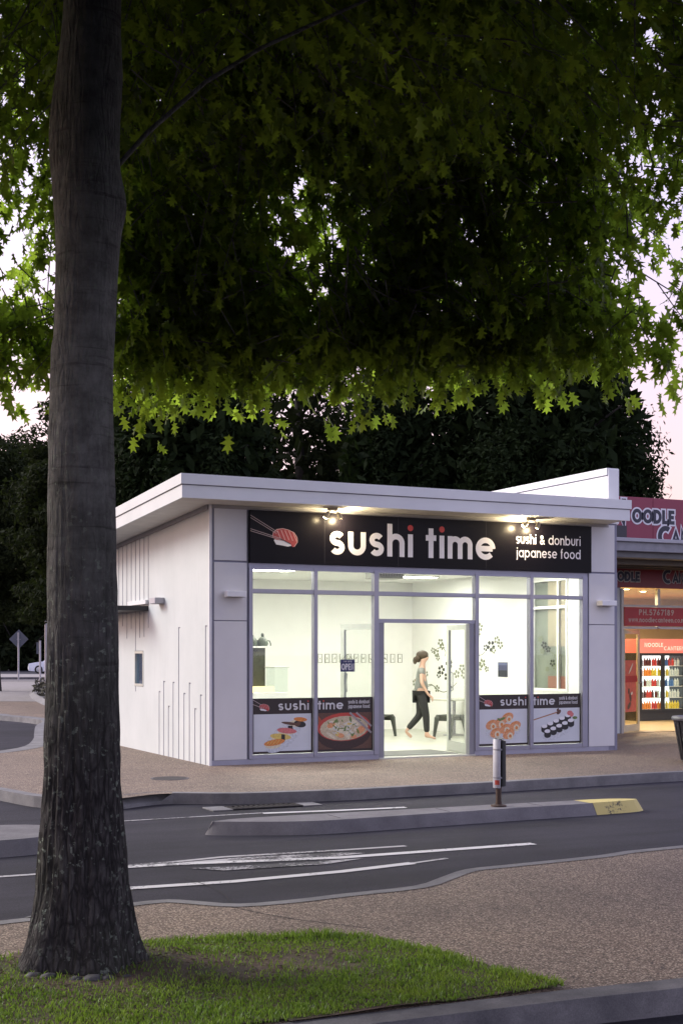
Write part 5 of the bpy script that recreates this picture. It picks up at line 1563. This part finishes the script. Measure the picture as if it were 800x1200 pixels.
def post(X, Z, h_, lab, r_=.04, panel=None):
    x, y = far(X, Z)
    t = T('sign_post' if panel else 'street_post', lab, 'sign post' if panel else 'post', (x, y, 0), None, -YAW)
    t.part('pole', MB().tube([(x, y, 0), (x, y, h_)], r_, 10), mat('galvanised', (.42, .42, .46), .4, .5))
    t.part('cap', MB().lathe([(r_ + .01, 0), (r_ + .01, .03), (.001, .05)], (x, y, h_), 10), STEEL)
    if panel == 'diamond':
        m_ = MB().box(-.40, .40, -.006, .006, -.40, .40).xf(Matrix.Translation((x, y + .07, h_ - .35)) @ Matrix.Rotation(R(45), 4, 'Y'))
        t.part('sign_back', m_, mat('sign_back_grey', (.09, .10, .13), .5, .2))
        t.part('bracket', B(x - .12, x + .12, y + .042, y + .06, h_ - .38, h_ - .34), STEEL)
    elif panel:
        t.part('sign_back', B(x - .20, x + .04, y + .05, y + .062, h_ - .65, h_ - .05), mat('sign_back_grey', (.09, .10, .13), .5, .2))
post(-18.9, 78, 2.75, 'grey post carrying a diamond road sign seen from behind', .05, 'diamond')
post(-15.6, 69, 2.2, 'pale post with a narrow sign standing in front of the white car', .05, 'plate')
post(-13.75, 62, 3.1, 'tall thin grey post close beside the oak trunk', .055)
x, y = far(-19.2, 88)
t = T('utility_box', 'small dark utility box beside the white car', 'box', (x, y, 0))
t.part('body', MB().bbox(x - .22, x + .22, y - .2, y + .2, 0, 1.0, .02), DARK)
t.part('lid', MB().bbox(x - .25, x + .25, y - .23, y + .23, 1.0, 1.06, .01), STEEL)
# planter bed behind the trunk
pl = [far(X, Z) for X, Z in ((-15.0, 66), (-12.2, 52), (-9.6, 42.5), (-8.4, 39.5), (-7.3, 39.5), (-7.0, 44), (-9, 66))]
P, Q = inset(pl, .16)
t = T('planter_bed', 'kerbed bed of low scrubby plants beside the side street', 'planter', (*pl[2], 0))
t.part('kerb', MB().frustum(P, Q, 0, .14), KERB)
V0, F0 = [], []
for i in range(5200):
    x = random.uniform(min(p[0] for p in P), max(p[0] for p in P)); y = random.uniform(min(p[1] for p in P), max(p[1] for p in P))
    if not in_poly(x, y, Q): continue
    z = .14 + random.random() ** 1.5 * .45 * (.6 + .6 * noise.noise(Vector((x, y, 0))))
    a = Vector((random.gauss(0, 1), random.gauss(0, 1), random.gauss(0, 1))).normalized(); b = a.orthogonal().normalized(); s = random.uniform(.05, .13)
    n = len(V0); p = Vector((x, y, z))
    V0 += [p - a * s, p + b * s * .5, p + a * s, p - b * s * .5]; F0.append((n, n + 1, n + 2, n + 3))
o = link('ground_cover', np_mesh('ground_cover', np.array([tuple(Vector(q) - t.org) for q in V0]), np.array(F0), mat('scrub_brown_green', (.05, .045, .022), .8, 0, .5, 3)), t.e)
o['kind'] = 'stuff'

# =================================================================== TREES
def spray_mesh(name, centres, normals, size, m, aspect=.4):
    """rhombic leaf sprays at the given points"""
    n = len(centres)
    rv = rng.normal(size=(n, 3)); ax = rv - (rv * normals).sum(1, keepdims=True) * normals
    ax /= np.linalg.norm(ax, axis=1, keepdims=True) + 1e-9
    bx_ = np.cross(normals, ax)
    s = size[:, None]
    V = np.stack([centres - ax * s, centres + bx_ * s * aspect, centres + ax * s, centres - bx_ * s * aspect], 1).reshape(-1, 3)
    F = np.arange(n * 4).reshape(n, 4)
    return np_mesh(name, V, F, m)
def far_tree(name, lab, px, Z, Rx, z0, z1, n, m, kind='conifer', nclump=150, size=(.10, .24), fill=1.0, seed=0, cat='tree', depth=None, gaps=0.0):
    X = (px - 400) / 1560 * Z; x0, y0 = cl(X, Z)
    r_ = np.random.default_rng(seed); Ry = depth or Rx
    t = T(name, lab, cat, (x0, y0, 0), 'trees behind the shops' if cat == 'tree' else None)
    hgt = z1 - z0
    # trunk and limbs
    tk = MB().tube([(x0, y0, -.1), (x0 + .1, y0, z0 + hgt * .35), (x0 - .1, y0 + .1, z0 + hgt * .8)], [.38, .26, .08], 10)
    t.part('trunk', tk, mat('dark_bark', (.022, .018, .016), .9, 0, .3, 8), smooth='all')
    lm = MB()
    for i in range(14):
        a = r_.uniform(0, 6.28); zz = z0 + hgt * r_.uniform(.05, .75); ll = Rx * r_.uniform(.5, .85)
        lm.tube([(x0, y0, zz), (x0 + math.cos(a) * ll * .5, y0 + math.sin(a) * ll * .5, zz + ll * .25), (x0 + math.cos(a) * ll, y0 + math.sin(a) * ll, zz + ll * .45)], [.09, .06, .02], 6)
    tag(t.part('limbs', lm, MATS['dark_bark']), kind='stuff')
    C, N, S = [], [], []
    per = n // nclump
    for i in range(nclump):
        h_ = r_.random() ** .8
        if kind == 'conifer':
            prof = (math.sin(min(1, h_ * 1.0 + .16) * math.pi) ** .55) * (1 - .25 * h_)
        else:
            prof = math.sqrt(max(.02, 1 - (2 * h_ - 1) ** 2))
        a = r_.uniform(0, 2 * math.pi); rr = prof * math.sqrt(r_.uniform(.30 if fill > .6 else .05, 1))
        c = np.array([x0 + Rx * rr * math.cos(a), y0 + Ry * rr * math.sin(a), z0 + hgt * h_])
        if kind == 'conifer': er = np.array([r_.uniform(.45, .8), r_.uniform(.45, .8), r_.uniform(.8, 1.5)]) * (Rx / 4.0) ** .5
        else: er = np.array([r_.uniform(.5, .95)] * 2 + [r_.uniform(.4, .7)]) * (Rx / 4.0) ** .5
        u_ = r_.normal(size=(per, 3)); u_ /= np.linalg.norm(u_, axis=1, keepdims=True)
        rad = r_.uniform(.55, 1.08, size=(per, 1))
        C.append(c + u_ * er * rad)
        nn = u_ * .8 + r_.normal(size=(per, 3)) * .55 + np.array([0, 0, .25])
        N.append(nn / np.linalg.norm(nn, axis=1, keepdims=True)); S.append(r_.uniform(*size, size=per))
    nf_ = int(n * (.09 if fill > .6 else .02))
    uf = r_.normal(size=(nf_, 3)); uf /= np.linalg.norm(uf, axis=1, keepdims=True); uf *= (r_.random((nf_, 1)) ** .4) * .80
    C.append(np.array([x0, y0, z0 + hgt * .48]) + uf * np.array([Rx, Ry, hgt * .5])); nn = r_.normal(size=(nf_, 3)) + np.array([0, -.6, 0])
    N.append(nn / np.linalg.norm(nn, axis=1, keepdims=True)); S.append(r_.uniform(.16, .36, size=nf_) * (size[1] / .12))
    C, N, S = np.concatenate(C), np.concatenate(N), np.concatenate(S)
    keep = C[:, 2] > .1
    C = C[keep] - np.array([x0, y0, 0]); N, S = N[keep], S[keep]
    o = link('crown', spray_mesh('crown', C, N, S, m), t.e); o['kind'] = 'stuff'
    return t
far_tree('conifer_tree', 'huge dark conifer with rounded plumes behind the shop roof and noodle sign', 616, 41, 4.8, .3, 14.0, 110000, CONIF, 'conifer', 300, (.045, .12), seed=1)
far_tree('conifer_tree', 'dark conifer filling the gap behind the shop roof corner', 222, 38, 3.1, .4, 12.6, 64000, CONIF, 'conifer', 190, (.045, .12), seed=2)
far_tree('conifer_tree', 'slimmer dark conifer between the big conifer and the open sky gap', 455, 40, 1.9, .4, 12.2, 40000, CONIF, 'conifer', 120, (.045, .12), seed=12)
far_tree('broadleaf_tree', 'thin leaved tree with pink sky showing through above the shop roof', 352, 47, 2.7, 3.2, 12.5, 30000, BROAD, 'broad', 150, (.06, .15), .3, seed=3)
far_tree('broadleaf_tree', 'dark leafy tree behind the side street at the picture edge', -8, 56, 4.2, 3.0, 10.6, 42000, BROAD, 'broad', 170, (.06, .15), seed=4)
far_tree('broadleaf_tree', 'dark leafy tree directly behind the oak trunk', 108, 48, 2.9, 1.2, 11.0, 42000, BROAD, 'broad', 150, (.06, .15), seed=5)
hx, hy = cl(-30, 122)
far_tree('hedge', 'tall dark hedge closing the view beyond the car park', 22, 128, 16, 0.0, 6.2, 30000, BROAD, 'broad', 260, (.25, .6), seed=6, cat='hedge', depth=3)
far_tree('street_tree', 'small leafy tree with low branches over the white car', 70, 74, 3.0, 3.2, 6.4, 22000, BROAD, 'broad', 80, (.06, .14), seed=8)

# ------------------------------------------------------------------- the oak
oak = T('oak_tree', 'tall oak with fissured grey trunk on the grass verge overhanging the road', 'tree', (TX, TY, 0))
ZT = 6.86
prof = [(1165, 90, 88), (1150, 93, 79), (1138, 93, 79), (1120, 94.5, 71), (1100, 96, 64.5), (1060, 97, 57), (1040, 97.5, 53.5), (950, 96.5, 46.5), (900, 96.5, 43.5), (800, 97, 41), (700, 97, 40), (600, 96, 39), (500, 95.5, 37), (440, 96, 36), (400, 99, 35), (300, 103, 36), (250, 104, 37), (180, 104, 36), (100, 104.5, 34), (0, 109, 33), (-120, 112, 31), (-300, 116, 27), (-600, 120, 18)]
pz = np.array([EYE + (764 - p[0]) / 1560 * ZT for p in prof]); pX = np.array([(p[1] - 400) / 1560 * ZT for p in prof]); pr = np.array([p[2] / 1560 * ZT for p in prof])
NA, NH = 150, 330
zz = np.concatenate([np.linspace(pz[0], 1.2, 150), np.linspace(1.21, pz[-1], NH - 150)])
tv = []
for h_ in zz:
    X = np.interp(h_, pz, pX); rad = np.interp(h_, pz, pr)
    rough = 1.0 if h_ < 1.2 else max(.22, 1 - (h_ - 1.2) / 2.2)
    flare = max(0, (.45 - h_) / .5)
    for k_ in range(NA):
        a = 2 * math.pi * k_ / NA
        ca, sa = math.cos(a), math.sin(a)
        rr = rad * (1 + flare * .10 * math.sin(5 * a + .6) + .012 * noise.noise(Vector((ca * 1.5, sa * 1.5, h_ * .7))))
        f1_ = noise.noise(Vector((ca * 9, sa * 9, h_ * 1.6))); f2_ = noise.noise(Vector((ca * 22, sa * 22, h_ * 5)))
        rr += rough * (.012 * (1 - abs(f1_) * 2.2) + .007 * f2_) - rough * .006
        # swellings where old limbs left the bole
        for bz, ba, bh, bs in ((4.32, math.pi * 1.02, .045, .34), (3.95, 0.0, .032, .13), (3.2, math.pi * 1.15, .010, .05), (2.75, 3.9, .010, .05), (2.35, 5.0, .010, .05), (4.6, .2, .02, .2)):
            da = math.atan2(math.sin(a - ba), math.cos(a - ba))
            rr += bh * math.exp(-((h_ - bz) / bs) ** 2 - (da / .55) ** 2)
        XX, YY = X + rr * ca, ZT + rr * sa * .97
        wx, wy = cl(XX, YY)
        tv.append((wx - TX, wy - TY, h_))
tf = []
for i in range(len(zz) - 1):
    for k_ in range(NA):
        k2 = (k_ + 1) % NA
        tf.append((i * NA + k_, i * NA + k2, (i + 1) * NA + k2, (i + 1) * NA + k_))
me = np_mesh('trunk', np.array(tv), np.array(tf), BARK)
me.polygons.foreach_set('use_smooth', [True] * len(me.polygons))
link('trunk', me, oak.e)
# limbs: leave the bole, rise, then droop at the tips
XT0 = -1.3
limbs = []
rl = random.Random(21)
def trunk_at(z): return float(np.interp(z, pz, pX))
def add_limb(z0, az, L_, rise, droop, r0_):
    P = []; n = 12
    for i in range(n + 1):
        s = L_ * i / n
        X = trunk_at(z0) + math.cos(az + .15 * math.sin(s)) * s; Z = ZT + math.sin(az + .15 * math.sin(s)) * s
        z = z0 + rise * s - droop * s * s + .06 * math.sin(s * 3 + az)
        P.append((*cl(X, Z), z))
    limbs.append((P, [max(.006, r0_ * (1 - i / n) ** .8) for i in range(n + 1)]))
for i in range(46):
    z0_ = 5.6 + rl.random() * 3.6
    add_limb(z0_, rl.uniform(0, 6.28), rl.uniform(3.5, 6.5), rl.uniform(.15, .5), rl.uniform(.05, .10), rl.uniform(.022, .05))
add_limb(3.98, .12, 3.6, 1.1, .16, .014)
for P, rd in limbs:
    oak.part('limb', MB().tube(P, rd, 7), BARK, smooth='all')

# leaf blade: pointed-lobed oak leaf, unit length
half = [(.055, .14), (.25, .20), (.10, .33), (.38, .54), (.11, .57), (.29, .88), (.085, .80)]
mid = [(0, 0), (0, .15), (0, .34), (0, .57), (0, .81), (0, 1.0)]
LV = [(0, p[1], 0) for p in mid]
for s_ in (1, -1):
    LV += [(s_ * p[0], p[1], (.10 if p[0] < .2 else .42) * abs(p[0]) - .30 * p[1] ** 2 - (.0 if p[0] < .2 else .06)) for p in half]
for i in range(6): LV[i] = (0, mid[i][1], -.30 * mid[i][1] ** 2)
def half_faces(o, fl):
    a, t1, b, t2, c, t3, d_ = range(o, o + 7)
    F = [(0, a, 1), (a, t1, b), (1, a, b), (1, b, 2), (b, t2, c), (2, b, c), (2, c, 3), (c, t3, d_), (3, c, d_), (3, d_, 4), (4, d_, 5)]
    return [f[::-1] for f in F] if fl else F
LF = np.array(half_faces(6, False) + half_faces(13, True)); LV = np.array(LV)
# crown envelope (side X, ahead Z, height) around the bole
def env_low(r_):
    return np.interp(r_, [0, 1.6, 3.0, 4.2, 5.5, 6.6, 8], [5.7, 5.2, 4.3, 3.75, 3.45, 3.5, 3.9])
def nz(p): return noise.noise(Vector(p))
shoots = []
rs = random.Random(5)
def view_px(X, Z, z): return 400 + 1560 * X / Z, 764 - 1560 * (z - EYE) / Z
tries = 0
while len(shoots) < 12500 and tries < 600000:
    tries += 1
    X = rs.uniform(-6.5, 6.5); Z = rs.uniform(.6, 14.2)
    r_ = math.hypot((X - XT0) * .88, Z - ZT)
    if r_ > 6.75: continue
    low = float(env_low(r_)) + .38 * nz((X * .9, Z * .9, 3.1)) + .18 * nz((X * 2.4, Z * 2.4, 9.1))
    low = max(low, EYE + float(np.interp(Z, [7, 10.0, 11.4, 12.5], [.37, .36, .295, .190])) * Z + .46 + .34 * nz((X * 1.5, Z * .6, 6.6)))
    if Z < 7.2: low = max(low, EYE + .53 * Z + .8, 4.6)
    top = 11.0 - (r_ / 6.9) ** 2.4 * 6.0
    if top <= low: continue
    z = low + (top - low) * rs.random()
    px, py = view_px(X, Z, z)
    vis = -140 < px < 960 and py > -260 and Z > 6
    if not vis and rs.random() > .34: continue
    # uneven branching leaves thin places in the crown
    dens = .78 + 1.25 * nz((X * .85, Z * .85, z * 1.0 + 4)) 
    if X < -1.75 and Z > 7: dens -= .50 * min(1.0, (-1.75 - X) / .8) * (1.0 if z > 3.75 else 0.1)
    if X > 1.1 and z > 5.0: dens -= .42
    if r_ > 4.7: dens += .05 if z < low + .6 else -.16
    if rs.random() > max(.05, dens): continue
    shoots.append((X, Z, z, r_, vis))
centre, axis_, nrm, size_, visf = [], [], [], [], []
twigs = MB()
for X, Z, z, r_, vis in shoots:
    ox, oz = ((X - XT0) / max(r_, .3), (Z - ZT) / max(r_, .3))
    dr = Vector((ox * .75 + rs.gauss(0, .45), oz * .75 + rs.gauss(0, .45), -.15 + rs.gauss(0, .3))).normalized()
    ln = rs.uniform(.45, .85); n = rs.randint(9, 15) if vis else 7
    p0 = Vector((X, Z, z))
    pts = []
    for i in range(5):
        s = i / 4
        pts.append(p0 + dr * ln * s + Vector((0, 0, -.30 * ln * s * s)))
    if vis and Z < 13 and rs.random() < .5:
        w3 = [(*cl(q.x, q.y), q.z) for q in ([p0 - dr * .35 + Vector((0, 0, .03))] + pts)]
        twigs.tube(w3, [.007, .006, .005, .004, .003, .002], 4, False)
    for i in range(n):
        s = rs.uniform(.08, 1.05)
        q = p0 + dr * ln * s + Vector((0, 0, -.30 * ln * s * s)) + Vector((rs.gauss(0, .035), rs.gauss(0, .035), rs.gauss(0, .03)))
        ax = (dr * .55 + Vector((rs.gauss(0, .55), rs.gauss(0, .55), -.75 + rs.gauss(0, .4)))).normalized()
        nn = Vector((rs.gauss(0, .8), rs.gauss(0, .8), .35 + rs.gauss(0, .5)))
        nn = (nn - ax * nn.dot(ax)).normalized()
        centre.append((*cl(q.x, q.y), q.z))
        for v_, arr in ((ax, axis_), (nn, nrm)):
            a = cl(v_.x, v_.y); arr.append((a[0] - CAMX, a[1] - CAMY, v_.z))
        size_.append(rs.uniform(.085, .15) * (1.0 + .36 * min(1, max(0, (Z - 10.5) / 2))) * (1.0 if vis else 2.1)); visf.append((q.x, q.y, q.z, vis))
centre, axis_, nrm, size_ = np.array(centre), np.array(axis_), np.array(nrm), np.array(size_)
bt = np.cross(axis_, nrm)
# pick the leaves that show largest along the crown's lower edge as leaves of their own
vf = np.array([(a, b, c, float(d_)) for a, b, c, d_ in visf])
ppx = 400 + 1560 * vf[:, 0] / vf[:, 1]; ppy = 764 - 1560 * (vf[:, 2] - EYE) / vf[:, 1]
inv = (ppx > 5) & (ppx < 795) & (ppy > 5) & (vf[:, 3] > 0) & ~((ppx > 55) & (ppx < 140))
colb = np.clip((ppx // 20).astype(int), 0, 39)
score = np.full(len(ppx), -1e9)
score[inv] = ppy[inv] * .9 + (1560 * size_[inv] / vf[inv, 1]) * 6
order = np.argsort(-score)
taken = np.zeros(40, int); own = []
for i in order:
    if score[i] < -1e8 or len(own) >= 290: break
    if taken[colb[i]] >= 9: continue
    taken[colb[i]] += 1; own.append(i)
own = np.array(own); rest = np.setdiff1d(np.arange(len(centre)), own)
def leaf_verts(idx):
    s = size_[idx][:, None, None]
    return centre[idx][:, None, :] + s * (LV[None, :, 0:1] * bt[idx][:, None, :] + LV[None, :, 1:2] * axis_[idx][:, None, :] + LV[None, :, 2:3] * nrm[idx][:, None, :])
# leaf dome added over the crown, mostly out of frame, to block sky light
nt_ = 26000
rr_ = 6.75 * np.sqrt(rng.random(nt_)); aa_ = rng.random(nt_) * 6.283
Xt_ = XT0 + rr_ * np.cos(aa_) / .88; Zt_ = ZT + rr_ * np.sin(aa_); ht_ = 13.0 - (rr_ / 6.75) ** 3.6 * 7.0 - rng.random(nt_) * 1.1
ok_ = ht_ > EYE + .53 * Zt_ + .3
ok_ |= (Zt_ > 11) & (ht_ > 5.4) & ~((Xt_ < -1.7) | (Xt_ > 1.5))
Xt_, Zt_, ht_ = Xt_[ok_], Zt_[ok_], ht_[ok_]
tp_c = np.stack([CAMX + Xt_ * math.cos(YAW) + Zt_ * math.sin(YAW), CAMY - Xt_ * math.sin(YAW) + Zt_ * math.cos(YAW), ht_], 1)
tp_n = rng.normal(size=(len(Xt_), 3)) * .5 + np.array([0, 0, 1.0]); tp_n /= np.linalg.norm(tp_n, axis=1, keepdims=True)
tp_a = rng.normal(size=(len(Xt_), 3)); tp_a -= (tp_a * tp_n).sum(1, keepdims=True) * tp_n; tp_a /= np.linalg.norm(tp_a, axis=1, keepdims=True)
rest = np.concatenate([rest, len(centre) + np.arange(len(Xt_))])
centre = np.concatenate([centre, tp_c]); axis_ = np.concatenate([axis_, tp_a]); nrm = np.concatenate([nrm, tp_n]); bt = np.cross(axis_, nrm)
inview = (ht_ < EYE + .52 * Zt_ + .2)
size_ = np.concatenate([size_, np.where(inview, rng.uniform(.13, .2, len(Xt_)), rng.uniform(.22, .32, len(Xt_)))])
detailed = np.concatenate([vf[:, 3] > 0, inview])
coarse = rest[~detailed[rest]]; rest = rest[detailed[rest]]
LVv = leaf_verts(rest) - np.array([TX, TY, 0])
n = len(rest)
F = (LF[None] + (np.arange(n) * len(LV))[:, None, None]).reshape(-1, 3)
# unseen rest of the crown plus the added light-blocking dome: plain leaf outlines
KV = np.array([(0, 0, 0), (.36, .40, 0), (.13, .48, 0), (.30, .82, 0), (0, 1.0, 0), (-.30, .82, 0), (-.13, .48, 0), (-.36, .40, 0)])
sC = size_[coarse][:, None, None]
KVv = centre[coarse][:, None, :] + sC * (KV[None, :, 0:1] * bt[coarse][:, None, :] + KV[None, :, 1:2] * axis_[coarse][:, None, :] + KV[None, :, 2:3] * nrm[coarse][:, None, :]) - np.array([TX, TY, 0])
KF = np.arange(len(coarse) * 8).reshape(-1, 8)
o = link('upper_crown_and_blocker', np_mesh('upper_crown_and_blocker', KVv.reshape(-1, 3), KF, LEAF), oak.e); o['kind'] = 'stuff'
crown = link('crown', np_mesh('crown', LVv.reshape(-1, 3), F, LEAF), oak.e); crown['kind'] = 'stuff'
oak.part('twigs', twigs, BARK, kind='stuff')
lm_me = np_mesh('leaf', LV, LF, LEAF)
for i in own:
    o = link('leaf', lm_me, crown)
    M3 = Matrix((bt[i], axis_[i], nrm[i])).transposed().to_4x4()
    o.matrix_local = Matrix.Translation(Vector(centre[i]) - Vector((TX, TY, 0))) @ M3 @ Matrix.Scale(float(size_[i]), 4)
